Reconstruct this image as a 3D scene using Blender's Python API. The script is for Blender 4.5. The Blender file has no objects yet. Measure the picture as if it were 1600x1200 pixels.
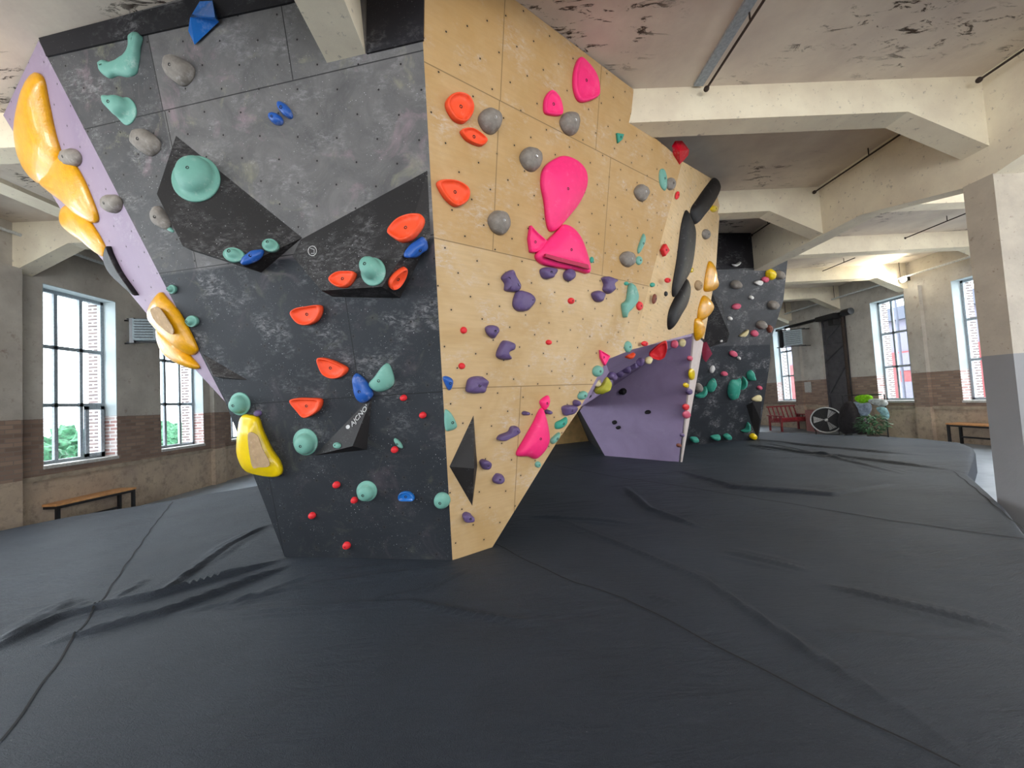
import bpy, bmesh, math, random
import numpy as np
from mathutils import Vector, Matrix, noise as mn

random.seed(7)
scene = bpy.context.scene
COL = scene.collection

# ------------------------------------------------------------------ camera
YAW, PITCH, ROLL, FPX = -0.0242, 0.0434, -0.0568, 608.42
EYE = Vector((0, 0, 1.5))
def cam_axes():
    cy, sy = math.cos(YAW), math.sin(YAW); cp, sp = math.cos(PITCH), math.sin(PITCH)
    f = Vector((-sy*cp, cy*cp, sp)); r = Vector((cy, sy, 0)); u = r.cross(f)
    cr, sr = math.cos(ROLL), math.sin(ROLL)
    return cr*r + sr*u, -sr*r + cr*u, f
CR, CU, CF = cam_axes()
cam_d = bpy.data.cameras.new('camera'); cam = bpy.data.objects.new('camera', cam_d); COL.objects.link(cam)
cam.matrix_world = Matrix(((CR.x, CU.x, -CF.x, EYE.x), (CR.y, CU.y, -CF.y, EYE.y), (CR.z, CU.z, -CF.z, EYE.z), (0, 0, 0, 1)))
cam_d.sensor_fit = 'HORIZONTAL'; cam_d.sensor_width = 36.0; cam_d.lens = 36.0*FPX/1600
cam_d.clip_start = 0.05; cam_d.clip_end = 300
scene.camera = cam

# ------------------------------------------------------------------ view, world, lights
vs = scene.view_settings
vs.view_transform = 'Standard'; vs.look = 'None'; vs.gamma = 1; vs.use_curve_mapping = False
vs.exposure = 0.6
world = bpy.data.worlds.new('overcast_sky'); scene.world = world; world.use_nodes = True
bg = world.node_tree.nodes['Background']; bg.inputs[0].default_value = (0.86, 0.93, 1.0, 1); bg.inputs[1].default_value = 8.0
def area_light(name, loc, rot, sx, sy, power, color):
    d = bpy.data.lights.new(name, 'AREA'); d.shape = 'RECTANGLE'; d.size = sx; d.size_y = sy; d.energy = power; d.color = color
    o = bpy.data.objects.new(name, d); o.location = loc; o.rotation_euler = rot; COL.objects.link(o); return o
R = math.radians
area_light('rear_fill', (2.0, -6.6, 2.6), (R(90), 0, 0), 16, 3.4, 560, (0.90, 0.95, 1.0))  # added unseen light for soft frontal fill; the rear wall has no windows
def aimed(name, loc, to, sx, sy, power, color):
    q = (Vector(to)-Vector(loc)).to_track_quat('-Z', 'Y').to_euler(); return area_light(name, loc, q, sx, sy, power, color)
aimed('aisle_fill_left', (-5.6, 1.2, 3.9), (-8.4, 9.5, 1.8), 1.2, .6, 45, (1, .97, .92))  # unseen fill light added to brighten the left window wall
aimed('aisle_fill_right', (9.8, 3.2, 3.9), (12.7, 14.5, 2.0), 1.2, .6, 75, (1, .97, .93))  # added fill for the far right wall, no fixture behind it
aimed('bay_fill', (3.4, -1.6, 3.6), (3.6, 5.0, 5.2), 2.4, .8, 50, (1, .94, .84))  # extra upward fill added for the ceiling and beam fronts, not a hall fixture
area_light('daylight_fill_left', (-8.2, 0.5, 2.6), (R(90), 0, R(-90)), 9, 3.0, 150, (0.84, 0.92, 1.0))  # added area light out of view, boosting daylight from the left window side
area_light('daylight_fill_right', (12.4, 1.5, 2.6), (R(90), 0, R(90)), 9, 3.0, 170, (0.95, 0.95, 1.0))  # unseen area light added inside the right wall to strengthen its window daylight

# ------------------------------------------------------------------ picking points on known surfaces
def ray(x, y): return CF + CR*((x-800)/FPX) - CU*((y-600)/FPX)
def onz(x, y, z=0.0):
    d = ray(x, y); return EYE + d*((z-1.5)/d.z)
def onx(x, y, X):
    d = ray(x, y); return EYE + d*(X/d.x)
def ony(x, y, Y):
    d = ray(x, y); return EYE + d*(Y/d.y)

class Plane:
    def __init__(s, p, n):
        s.p = Vector(p); s.n = Vector(n).normalized()
        s.u = Vector((0, 0, 1)).cross(s.n).normalized(); s.v = s.n.cross(s.u).normalized()
    def hit(s, x, y, h=0.0):
        d = ray(x, y); return EYE + d*(((s.p + s.n*h - EYE).dot(s.n))/d.dot(s.n))
    def uv(s, P): q = Vector(P)-s.p; return (q.dot(s.u), q.dot(s.v), q.dot(s.n))
    def mat(s, o=None):
        o = s.p if o is None else Vector(o)
        return Matrix(((s.u.x, s.v.x, s.n.x, o.x), (s.u.y, s.v.y, s.n.y, o.y), (s.u.z, s.v.z, s.n.z, o.z), (0, 0, 0, 1)))
def plane3(a, b, c):
    n = (Vector(b)-a).cross(Vector(c)-a)
    if n.dot(EYE-Vector(a)) < 0: n = -n
    return Plane(a, n)

# ------------------------------------------------------------------ shader building
class NT:
    def __init__(s, name):
        s.m = bpy.data.materials.new(name); s.m.use_nodes = True; s.t = s.m.node_tree
        s.b = s.t.nodes['Principled BSDF']; s.out = s.t.nodes['Material Output']
    def n(s, typ, **kw):
        x = s.t.nodes.new(typ)
        for k, v in kw.items(): setattr(x, k, v)
        return x
    def link(s, a, b): s.t.links.new(a, b)
    def put(s, sock, v):
        if hasattr(v, 'is_linked') or isinstance(v, bpy.types.NodeSocket): s.link(v, sock)
        else: sock.default_value = v
    def math(s, op, a, b=0.0, c=0.0, clamp=False):
        x = s.n('ShaderNodeMath', operation=op, use_clamp=clamp)
        s.put(x.inputs[0], a); s.put(x.inputs[1], b); s.put(x.inputs[2], c); return x.outputs[0]
    def coords(s, kind='Object'): return s.n('ShaderNodeTexCoord').outputs[kind]
    def mapping(s, vec, scale=(1, 1, 1), rot=(0, 0, 0)):
        x = s.n('ShaderNodeMapping'); s.link(vec, x.inputs[0]); x.inputs['Scale'].default_value = scale; x.inputs['Rotation'].default_value = rot; return x.outputs[0]
    def noise(s, vec, scale, detail=4, rough=.55, dist=0.0):
        x = s.n('ShaderNodeTexNoise'); s.link(vec, x.inputs['Vector']); x.inputs['Scale'].default_value = scale
        x.inputs['Detail'].default_value = detail; x.inputs['Roughness'].default_value = rough; x.inputs['Distortion'].default_value = dist; return x.outputs[0]
    def vor(s, vec, scale, feature='F1', rnd=1.0):
        x = s.n('ShaderNodeTexVoronoi', feature=feature); s.link(vec, x.inputs['Vector']); x.inputs['Scale'].default_value = scale; x.inputs['Randomness'].default_value = rnd; return x.outputs['Distance']
    def ramp(s, v, a, b, lo=0.0, hi=1.0):
        x = s.n('ShaderNodeMapRange'); s.put(x.inputs[0], v)
        for i, q in enumerate((a, b, lo, hi)): s.put(x.inputs[i+1], q)
        return x.outputs[0]
    def mix(s, f, a, b):
        x = s.n('ShaderNodeMix', data_type='RGBA'); s.put(x.inputs[0], f)
        for sock, v in ((x.inputs[6], a), (x.inputs[7], b)):
            if isinstance(v, tuple): sock.default_value = v if len(v) == 4 else v+(1,)
            else: s.link(v, sock)
        return x.outputs[2]
    def sep(s, vec):
        x = s.n('ShaderNodeSeparateXYZ'); s.link(vec, x.inputs[0]); return x.outputs
    def bump(s, h, strength=.3, dist=.01):
        x = s.n('ShaderNodeBump'); s.link(h, x.inputs['Height']); x.inputs['Strength'].default_value = strength; x.inputs['Distance'].default_value = dist
        s.link(x.outputs[0], s.b.inputs['Normal'])
    def done(s, color, rough=.6, spec=.5, metal=0.0, coat=0.0):
        if isinstance(color, tuple): s.b.inputs['Base Color'].default_value = color if len(color) == 4 else color+(1,)
        else: s.link(color, s.b.inputs['Base Color'])
        s.put(s.b.inputs['Roughness'], rough); s.b.inputs['Specular IOR Level'].default_value = spec; s.b.inputs['Metallic'].default_value = metal
        s.b.inputs['Coat Weight'].default_value = coat
        return s.m
def C(r, g, b):
    f = lambda c: ((c/255+.055)/1.055)**2.4 if c > 10 else c/255/12.92
    return (f(r), f(g), f(b), 1)
def plain(name, col, rough=.55, spec=.5, metal=0.0, coat=0.0, var=.08, scale=30, bump=0.0):
    m = NT(name); co = m.coords(); nz = m.noise(co, scale, 3)
    c2 = tuple(max(0, c*(1-var*3)) for c in col[:3])+(1,); c3 = tuple(min(1, c*(1+var*2)) for c in col[:3])+(1,)
    if bump: m.bump(nz, bump, .004)
    return m.done(m.mix(m.ramp(nz, .3, .7), c2, c3), rough, spec, metal, coat)

def panel_material(name, base, base2, chalk, seams_h=(), seams_v=(), holes=True, grid=.21, ang=0.0, tints=True, grain=0.0, speck=.5, dark_line=.35, heavy=None, fade=None):
    """painted / raw climbing panel: seams between sheets, drilled bolt holes, chalk smears and specks"""
    m = NT(name); co = m.coords(); x, y, z = m.sep(co)
    big = m.noise(co, 1.1, 4, .6, .6)
    col = m.mix(m.ramp(big, .35, .68), base, base2)
    if heavy:   # upper sheets are dustier: chalk that never gets brushed off
        hv = m.ramp(y, heavy[0]-.015, heavy[0]+.015)
        if len(heavy) > 3: hv = m.math('MULTIPLY', hv, m.ramp(x, heavy[3]-.01, heavy[3]+.01, .45, 1.0))
        hv = m.math('MULTIPLY', hv, m.ramp(m.noise(co, 2.4, 6, .7, 1.0), .3, .62, .55, 1.0))
        col = m.mix(m.math('MULTIPLY', hv, heavy[2]), col, heavy[1])
    if grain:
        g = m.noise(m.mapping(co, (1.2, 11, 1)), 3.2, 6, .6, .3)
        col = m.mix(m.math('MULTIPLY', m.ramp(g, .38, .7), grain), col, tuple(c*.62 for c in base[:3])+(1,))
    if tints:
        tm = m.ramp(y, heavy[0]-.3, heavy[0]+.5, .25, 1.0) if heavy else .6
        t1 = m.ramp(m.noise(m.mapping(co, (1, 1, 1), (0, 0, .6)), 2.3, 5, .7, .8), .56, .74)
        col = m.mix(m.math('MULTIPLY', t1, m.math('MULTIPLY', tm, .55)), col, C(158, 132, 142))
        t2 = m.ramp(m.noise(m.mapping(co, (1, 1, 1), (0, 0, 2.6)), 3.1, 5, .7, .8), .58, .76)
        col = m.mix(m.math('MULTIPLY', t2, m.math('MULTIPLY', tm, .5)), col, C(156, 154, 126))
    # chalk smears
    s1 = m.noise(co, 2.4, 4, .6); s2 = m.noise(m.mapping(co, (1, 2.2, 1), (0, 0, .9)), 13, 9, .8, .55)
    sm = m.math('MULTIPLY', m.ramp(s1, .50, .64), m.ramp(s2, .47, .66))
    if heavy and fade: sm = m.math('MULTIPLY', sm, m.ramp(y, fade-.9, fade+.5, .12, 1.0))
    col = m.mix(m.math('MULTIPLY', sm, chalk), col, C(205, 203, 205))
    vd = m.vor(co, 34); sp = m.math('MULTIPLY', m.ramp(vd, .13, .06), m.ramp(m.noise(co, 2.6, 4, .7), .45, .62))
    col = m.mix(m.math('MULTIPLY', sp, speck), col, C(215, 215, 218))
    vd2 = m.vor(m.mapping(co, (1, 1, 1), (0, 0, 1.1)), 75); sp2 = m.math('MULTIPLY', m.ramp(vd2, .16, .08), m.ramp(m.noise(co, 4.6, 4, .7), .48, .62))
    col = m.mix(m.math('MULTIPLY', sp2, speck*.7), col, C(190, 190, 196))
    if holes:
        a, b = math.cos(ang), math.sin(ang)
        gx = m.math('DIVIDE', m.math('ADD', m.math('MULTIPLY', x, a), m.math('MULTIPLY', y, b)), grid)
        gy = m.math('DIVIDE', m.math('SUBTRACT', m.math('MULTIPLY', y, a), m.math('MULTIPLY', x, b)), grid)
        fx = m.math('SUBTRACT', m.math('FRACT', gx), .5); fy = m.math('SUBTRACT', m.math('FRACT', gy), .5)
        d = m.math('SQRT', m.math('ADD', m.math('MULTIPLY', fx, fx), m.math('MULTIPLY', fy, fy)))
        hole = m.ramp(d, .0095/grid, .006/grid)
        ringc = m.ramp(d, .03/grid, .012/grid)
        col = m.mix(m.math('MULTIPLY', ringc, .12), col, C(80, 70, 60))
        col = m.mix(hole, col, (.006, .005, .005, 1))
    line = None
    for v0 in seams_h:
        q = m.ramp(m.math('ABSOLUTE', m.math('SUBTRACT', y, v0)), .0062, .003)
        line = q if line is None else m.math('MAXIMUM', line, q)
    for (u0, va, vb) in seams_v:
        q = m.ramp(m.math('ABSOLUTE', m.math('SUBTRACT', x, u0)), .0062, .003)
        q = m.math('MULTIPLY', q, m.math('MULTIPLY', m.math('GREATER_THAN', y, va), m.math('LESS_THAN', y, vb)))
        line = q if line is None else m.math('MAXIMUM', line, q)
    if line is not None: col = m.mix(m.math('MULTIPLY', line, .85), col, tuple(c*dark_line*.5 for c in base[:3])+(1,))
    m.bump(s2, .08, .004)
    return m.done(col, .62, .35)

# ------------------------------------------------------------------ object helpers
def T(o, label=None, cat=None, group=None, kind=None):
    if label: o['label'] = label
    if cat: o['category'] = cat
    if group: o['group'] = group
    if kind: o['kind'] = kind
    return o
def empty(name, loc, label, cat, group=None):
    o = bpy.data.objects.new(name, None); o.location = loc; COL.objects.link(o); o.empty_display_size = .1
    return T(o, label, cat, group)
def wmat(o):
    return o.matrix_parent_world if False else (wmat(o.parent) @ o.matrix_parent_inverse @ o.matrix_basis if o.parent else o.matrix_basis.copy())
def mesh(name, verts, faces, material, parent=None, M=None, smooth=False, origin=None):
    """verts are world points unless M (a world matrix) is given, then local to M"""
    if M is None:
        if origin is None:
            vs_ = [Vector(v) for v in verts]
            mn_ = Vector([min(v[i] for v in vs_) for i in range(3)]); mx_ = Vector([max(v[i] for v in vs_) for i in range(3)])
            origin = Vector(((mn_.x+mx_.x)/2, (mn_.y+mx_.y)/2, mn_.z))
        M = Matrix.Translation(origin); verts = [Vector(v)-Vector(origin) for v in verts]
    me = bpy.data.meshes.new(name); me.from_pydata([tuple(v) for v in verts], [], faces); me.update()
    bm = bmesh.new(); bm.from_mesh(me); bmesh.ops.recalc_face_normals(bm, faces=bm.faces[:]); bm.to_mesh(me); bm.free()
    if smooth: me.polygons.foreach_set('use_smooth', [True]*len(me.polygons))
    for mt in (material if isinstance(material, (list, tuple)) else [material]): me.materials.append(mt)
    o = bpy.data.objects.new(name, me); COL.objects.link(o)
    if parent is not None:
        o.parent = parent; o.matrix_basis = wmat(parent).inverted() @ M
    else: o.matrix_basis = M
    return o
class MB:
    """collects shapes into one mesh (world coordinates)"""
    def __init__(s): s.v = []; s.f = []
    def add(s, v, f):
        k = len(s.v); s.v += [Vector(q) for q in v]; s.f += [tuple(i+k for i in q) for q in f]; return s
    def box(s, a, b):
        x0, y0, z0 = a; x1, y1, z1 = b
        return s.add([(x0,y0,z0),(x1,y0,z0),(x1,y1,z0),(x0,y1,z0),(x0,y0,z1),(x1,y0,z1),(x1,y1,z1),(x0,y1,z1)],
                     [(0,3,2,1),(4,5,6,7),(0,1,5,4),(1,2,6,5),(2,3,7,6),(3,0,4,7)])
    def bar(s, p, q, w, h=None, up=(0, 0, 1)):
        h = h or w; p = Vector(p); q = Vector(q); d = (q-p).normalized(); a = d.cross(Vector(up))
        if a.length < 1e-4: a = d.cross(Vector((1, 0, 0)))
        a.normalize(); b = a.cross(d); a = a*w/2; b = b*h/2
        return s.add([p-a-b, p+a-b, p+a+b, p-a+b, q-a-b, q+a-b, q+a+b, q-a+b], [(0,3,2,1),(4,5,6,7),(0,1,5,4),(1,2,6,5),(2,3,7,6),(3,0,4,7)])
    def tube(s, pts, r, n=10, closed=False):
        pts = [Vector(p) for p in pts]; k = len(s.v); m_ = len(pts); prev = None
        for i, p in enumerate(pts):
            d = (pts[(i+1) % m_ if closed else min(i+1, m_-1)]-pts[(i-1) % m_ if closed else max(i-1, 0)]).normalized()
            a = prev-d*prev.dot(d) if prev is not None else d.cross(Vector((0, 0, 1)))
            if a.length < 1e-4: a = d.cross(Vector((1, 0, 0)))
            a.normalize(); prev = a; b = d.cross(a); rr = r[i] if isinstance(r, (list, tuple)) else r
            for j in range(n): t = 2*math.pi*j/n; s.v.append(p+(a*math.cos(t)+b*math.sin(t))*rr)
        for i in range(m_ if closed else m_-1):
            for j in range(n): s.f.append((k+i*n+j, k+i*n+(j+1) % n, k+((i+1) % m_)*n+(j+1) % n, k+((i+1) % m_)*n+j))
        if not closed: s.f.append(tuple(k+j for j in range(n))); s.f.append(tuple(k+(m_-1)*n+j for j in reversed(range(n))))
        return s
    def prism(s, poly, ext):
        n = len(poly); e = Vector(ext)
        return s.add([Vector(p) for p in poly]+[Vector(p)+e for p in poly], [tuple(range(n)), tuple(range(2*n-1, n-1, -1))]+[(i, (i+1) % n, n+(i+1) % n, n+i) for i in range(n)])
    def ball(s, c, r, sc=(1, 1, 1), n=12, m_=8, nz=0.0):
        c = Vector(c); k = len(s.v)
        for i in range(m_+1):
            ph = math.pi*i/m_
            for j in range(n):
                th = 2*math.pi*j/n; d = Vector((math.sin(ph)*math.cos(th), math.sin(ph)*math.sin(th), math.cos(ph)))
                q = r*(1+(nz*mn.noise(c*3+d*2.3) if nz else 0)); s.v.append(c+Vector((d.x*sc[0], d.y*sc[1], d.z*sc[2]))*q)
        for i in range(m_):
            for j in range(n): s.f.append((k+i*n+j, k+(i+1)*n+j, k+(i+1)*n+(j+1) % n, k+i*n+(j+1) % n))
        return s
    def build(s, name, material, parent=None, smooth=False, origin=None): return mesh(name, s.v, s.f, material, parent, None, smooth, origin)

def poly_panel(name, pts, P, material, parent, thick=.05, label=None):
    """a flat board with the given world outline lying on plane P, coordinates local to P"""
    q = [P.uv(p) for p in pts]; n = len(q)
    v = [(a, b, 0) for a, b, _ in q]+[(a, b, -thick) for a, b, _ in q]
    f = [tuple(range(n)), tuple(range(2*n-1, n-1, -1))]+[(i, (i+1) % n, n+(i+1) % n, n+i) for i in range(n)]
    o = mesh(name, v, f, material, parent, P.mat())
    if label: o['label'] = label
    return o
# ================================================================== materials
M_beam = NT('beam_paint'); co = M_beam.coords()
nz = M_beam.noise(co, 2.2, 5, .6); ck = M_beam.noise(co, 14, 6, .7)
M_beam.bump(ck, .25, .01)
M_beam = M_beam.done(M_beam.mix(M_beam.ramp(ck, .60, .72), M_beam.mix(M_beam.ramp(nz, .35, .65), C(236, 226, 202), C(222, 210, 188)), C(150, 140, 128)), .7, .3)
mm = NT('ceiling_paint'); co = mm.coords(); nz = mm.noise(co, 1.3, 5, .6)
fl = mm.noise(mm.mapping(co, (1.1, 3.4, 1), (0, 0, .35)), 2.6, 7, .75, .7); msk = mm.noise(co, .55, 3, .5)
wx_, wy_, wz_ = mm.sep(mm.n('ShaderNodeNewGeometry').outputs['Position'])
px0 = onz(925, 25, 5.09); qa = mm.math('SUBTRACT', wx_, px0.x); qb = mm.math('SUBTRACT', wy_, px0.y)
patch = mm.ramp(mm.math('SQRT', mm.math('ADD', mm.math('MULTIPLY', qa, qa), mm.math('MULTIPLY', qb, qb))), .95, .55)
flake = mm.math('MULTIPLY', mm.ramp(fl, .56, .60), mm.math('MAXIMUM', mm.ramp(msk, .54, .62), patch))
c = mm.mix(mm.ramp(nz, .35, .7), C(222, 210, 194), C(200, 186, 174))
c = mm.mix(flake, c, C(74, 62, 54)); mm.bump(mm.math('SUBTRACT', nz, flake), .6, .02)
M_ceil = mm.done(c, .75, .25)

mm = NT('old_wall'); geo = mm.n('ShaderNodeNewGeometry'); pos = geo.outputs['Position']; x, y, z = mm.sep(pos)
comb = mm.n('ShaderNodeCombineXYZ'); mm.link(mm.math('ADD', y, x), comb.inputs[0]); mm.link(z, comb.inputs[1])
br = mm.n('ShaderNodeTexBrick'); mm.link(comb.outputs[0], br.inputs['Vector']); br.inputs['Scale'].default_value = 1.0
br.inputs['Brick Width'].default_value = .23; br.inputs['Row Height'].default_value = .075; br.inputs['Mortar Size'].default_value = .010; br.inputs['Mortar Smooth'].default_value = .3
br.inputs['Color1'].default_value = C(166, 142, 126); br.inputs['Color2'].default_value = C(132, 112, 102); br.inputs['Mortar'].default_value = C(140, 126, 116)
n1 = mm.noise(pos, 1.6, 6, .65); n2 = mm.noise(pos, 7, 6, .7)
plaster = mm.mix(mm.ramp(n1, .35, .68), C(204, 199, 190), C(176, 170, 162))
plaster = mm.mix(mm.math('MULTIPLY', mm.ramp(n2, .58, .7), .5), plaster, C(128, 98, 84))
dado = mm.mix(mm.ramp(n1, .35, .65), C(200, 182, 160), C(176, 158, 142)); dado = mm.mix(mm.math('MULTIPLY', mm.ramp(n2, .5, .7), .5), dado, C(98, 88, 82))
c = mm.mix(mm.math('GREATER_THAN', mm.math('ADD', z, mm.math('MULTIPLY', n2, .03)), 1.67), br.outputs[0], plaster)
c = mm.mix(mm.math('LESS_THAN', z, .62), c, dado)
mm.bump(n2, .3, .015)
M_wall = mm.done(c, .85, .2)
mm = NT('window_reveal'); pos = mm.n('ShaderNodeNewGeometry').outputs['Position']; x, y, z = mm.sep(pos); n2 = mm.noise(pos, 6, 5)
comb = mm.n('ShaderNodeCombineXYZ'); mm.link(mm.math('ADD', y, x), comb.inputs[0]); mm.link(z, comb.inputs[1])
br = mm.n('ShaderNodeTexBrick'); mm.link(comb.outputs[0], br.inputs['Vector']); br.inputs['Scale'].default_value = 1.0
br.inputs['Brick Width'].default_value = .23; br.inputs['Row Height'].default_value = .075; br.inputs['Mortar Size'].default_value = .012
br.inputs['Color1'].default_value = C(170, 130, 124); br.inputs['Color2'].default_value = C(190, 175, 172); br.inputs['Mortar'].default_value = C(215, 215, 215)
M_reveal = mm.done(mm.mix(mm.math('GREATER_THAN', z, 1.67), br.outputs[0], mm.mix(n2, C(196, 206, 208), C(176, 188, 192))), .7, .3)
mm = NT('column_paint'); pos = mm.n('ShaderNodeNewGeometry').outputs['Position']; x, y, z = mm.sep(pos); n2 = mm.noise(pos, 3, 6, .65); n3 = mm.noise(pos, 16, 5, .7)
up = mm.mix(mm.ramp(n2, .35, .68), C(196, 186, 170), C(176, 166, 152)); up = mm.mix(mm.math('MULTIPLY', mm.ramp(n3, .62, .7), .6), up, C(120, 90, 74))
c = mm.mix(mm.math('GREATER_THAN', z, 1.72), mm.mix(n2, C(150, 150, 152), C(140, 140, 142)), up); mm.bump(n2, .4, .02)
M_column = mm.done(c, .6, .4)
mm = NT('concrete_floor'); co = mm.coords(); n1 = mm.noise(co, 1.5, 6, .6); n2 = mm.noise(co, 9, 5)
mm.bump(n2, .1, .005)
M_floor = mm.done(mm.mix(mm.ramp(n1, .35, .65), C(158, 168, 178), C(132, 142, 154)), .42, .5)
mm = NT('outer_brick'); pos = mm.n('ShaderNodeNewGeometry').outputs['Position']; x, y, z = mm.sep(pos)
comb = mm.n('ShaderNodeCombineXYZ'); mm.link(mm.math('ADD', y, x), comb.inputs[0]); mm.link(z, comb.inputs[1])
br = mm.n('ShaderNodeTexBrick'); mm.link(comb.outputs[0], br.inputs['Vector']); br.inputs['Scale'].default_value = 1.0
br.inputs['Brick Width'].default_value = .23; br.inputs['Row Height'].default_value = .075; br.inputs['Mortar Size'].default_value = .016
br.inputs['Color1'].default_value = C(90, 78, 76); br.inputs['Color2'].default_value = C(110, 94, 90); br.inputs['Mortar'].default_value = C(220, 220, 224)
M_outbrick = mm.done(br.outputs[0], .8, .3)
M_frame = plain('window_frame_paint', C(158, 168, 176), .5)
M_sill = plain('window_sill_tile', C(196, 196, 192), .5)
M_ledge = plain('ledge_plaster', C(170, 156, 138), .8, var=.1, scale=6)
M_wood = plain('bench_wood', C(206, 150, 98), .5, var=.08, scale=14)
M_black = plain('black_metal', C(34, 33, 35), .45)
M_rust = plain('rusty_iron', C(58, 46, 40), .8, var=.15, scale=20)
M_pipe = plain('white_conduit', C(210, 214, 214), .4)
M_bolt = plain('dark_bolt', C(38, 36, 38), .35, metal=.6)
M_bolt_l = plain('steel_bolt', C(190, 190, 192), .3, metal=.7)
g = NT('window_glass'); tr = g.n('ShaderNodeBsdfTransparent'); gl = g.n('ShaderNodeBsdfGlossy'); gl.inputs['Roughness'].default_value = .02
mx = g.n('ShaderNodeMixShader'); mx.inputs[0].default_value = .06; g.link(tr.outputs[0], mx.inputs[1]); g.link(gl.outputs[0], mx.inputs[2]); g.link(mx.outputs[0], g.out.inputs[0]); M_glass = g.m
tr.inputs[0].default_value = (.97, .985, .98, 1)

# ================================================================== the hall
ZC, ZB, ZG, ZF = 5.09, 4.68, 4.20, -.39
PITCHY, Y1, BW = 2.43, 4.40, .28
XL, XR, XLI, XRI = -8.66, 13.04, -8.36, 12.74
YB, YE = -7.2, 24.0
SILL, HEAD = .796, 4.16
def struct(o): o['kind'] = 'structure'; return o
struct(MB().box((XL-.3, YB-.3, ZF-.3), (XR+.3, YE+.3, ZF)).build('floor', M_floor))
struct(MB().box((XL-.3, YB-.3, ZC), (XR+.3, YE+.3, ZC+.3)).build('ceiling', M_ceil))
wl = [(7.27+2.43*k, 7.27+2.43*k+1.362) for k in range(-5, 6)]
wr = [(9.19+2.43*k, 9.19+2.43*k+1.362) for k in (-6, -5, -4, -3, -2, -1, 0, 1, 3, 4)]
door_y = (13.95, 15.15)
def long_wall(name, x0, x1, openings, door=None):
    m = MB(); ys = sorted(openings+([door] if door else [])); y = YB
    for a, b in ys:
        m.box((x0, y, ZF), (x1, a, ZC)); y = b
        if (a, b) == door: m.box((x0, a, 4.0), (x1, b, ZC))
        else: m.box((x0, a, ZF), (x1, b, SILL-.04)); m.box((x0, a, HEAD), (x1, b, ZC))
    m.box((x0, y, ZF), (x1, YE, ZC))
    return struct(m.build(name, M_wall))
long_wall('wall_left', XL-.30, XLI, wl)
long_wall('wall_right', XRI, XR+.30, wr, door_y)
struct(MB().box((XL-.3, YE, ZF), (XR+.3, YE+.3, ZC)).build('wall_far', M_wall))
struct(MB().box((XL-.3, YB-.3, ZF), (XR+.3, YB, ZC)).build('wall_rear', M_wall))
tn = [0]
def trim(o): tn[0] += 1; o.name = 'trim_%d' % tn[0]; return struct(o)
def window(i, side, a, b, sash=False):
    x = XL if side < 0 else XR; s = 1 if side < 0 else -1   # s points into the room
    e = bpy.data.objects.new('window_%d' % i, None); e.location = (x, (a+b)/2, SILL); COL.objects.link(e); e['kind'] = 'structure'
    f = MB(); t = .075; x0, x1 = x-.03*s, x+.04*s; xa, xb = min(x0, x1), max(x0, x1)
    f.box((xa, a, SILL), (xb, a+t, HEAD)); f.box((xa, b-t, SILL), (xb, b, HEAD)); f.box((xa, a, HEAD-t), (xb, b, HEAD)); f.box((xa, a, SILL), (xb, b, SILL+t))
    w = (b-a); h = HEAD-SILL
    for k in (1, 2): f.box((xa+.01, a+w*k/3-.032, SILL), (xb-.01, a+w*k/3+.032, HEAD)); f.box((xa+.01, a, SILL+h*k/3-.035), (xb-.01, b, SILL+h*k/3+.035))
    fo = f.build('window_frame', M_frame, e)
    r = MB()   # plastered reveals
    lo, hi = sorted((x+.04*s, x+.298*s))
    r.box((lo, a-.001, SILL), (hi, a+.012, HEAD)); r.box((lo, b-.012, SILL), (hi, b+.001, HEAD)); r.box((lo, a, HEAD-.012), (hi, b, HEAD))
    r.build('window_reveal', M_reveal, e)
    lo, hi = sorted((x+.02*s, x+.33*s)); MB().box((lo, a+.001, SILL-.05), (hi, b-.001, SILL+.012)).build('window_sill', M_sill, e)
    o2 = MB(); lo, hi = sorted((x-.29*s, x-.04*s)); o2.box((lo, a-.001, SILL), (hi, a+.012, HEAD)); o2.box((lo, b-.014, SILL), (hi, b+.001, HEAD)); o2.build('outer_reveal', M_outbrick, e)
    if sash:
        q = MB(); c0, c1 = a+w*2/3+.03, b-.05; z0, z1 = SILL+.05, SILL+h/3-.03; X0, X1 = sorted((x+.035*s, x+.075*s))
        for u in ((c0, z0, c0+.07, z1), (c1-.07, z0, c1, z1), (c0, z0, c1, z0+.07), (c0, z1-.07, c1, z1)): q.box((X0, u[0], u[1]), (X1, u[2], u[3]))
        q.build('casement_sash', M_frame, fo)
    mesh('glass_pane', [(x, a+t, SILL+t), (x, b-t, SILL+t), (x, b-t, HEAD-t), (x, a+t, HEAD-t)], [(0, 1, 2, 3)], M_glass, e)
k = 1
for i, (a, b) in enumerate(wl): window(k, -1, a, b, i == 5); k += 1
for a, b in wr: window(k, 1, a, b); k += 1
# steel door of the goods lift, with its frame
d = bpy.data.objects.new('door_1', None); d.location = (XRI+.12, 14.55, ZF); COL.objects.link(d); d['kind'] = 'structure'
M_door = plain('grey_steel_door', C(92, 90, 94), .5, metal=.3, var=.08, scale=5)
MB().box((XRI+.10, 13.97, ZF), (XRI+.16, 15.13, 3.98)).build('door_leaf', M_door, d)
q = MB(); hz = [ZF+.05, 1.0, 2.3, 3.05, 3.9]
for z in hz: q.box((XRI+.06, 14.0, z-.04), (XRI+.10, 15.1, z+.04))
for y_ in (14.0, 15.03): q.box((XRI+.06, y_, ZF), (XRI+.10, y_+.08, 3.95))
for z0, z1 in zip(hz[:-1], hz[1:]): q.bar((XRI+.08, 15.0, z0+.1), (XRI+.08, 14.15, z1-.1), .06, .04)
q.build('door_brace', M_door, d)
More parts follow.
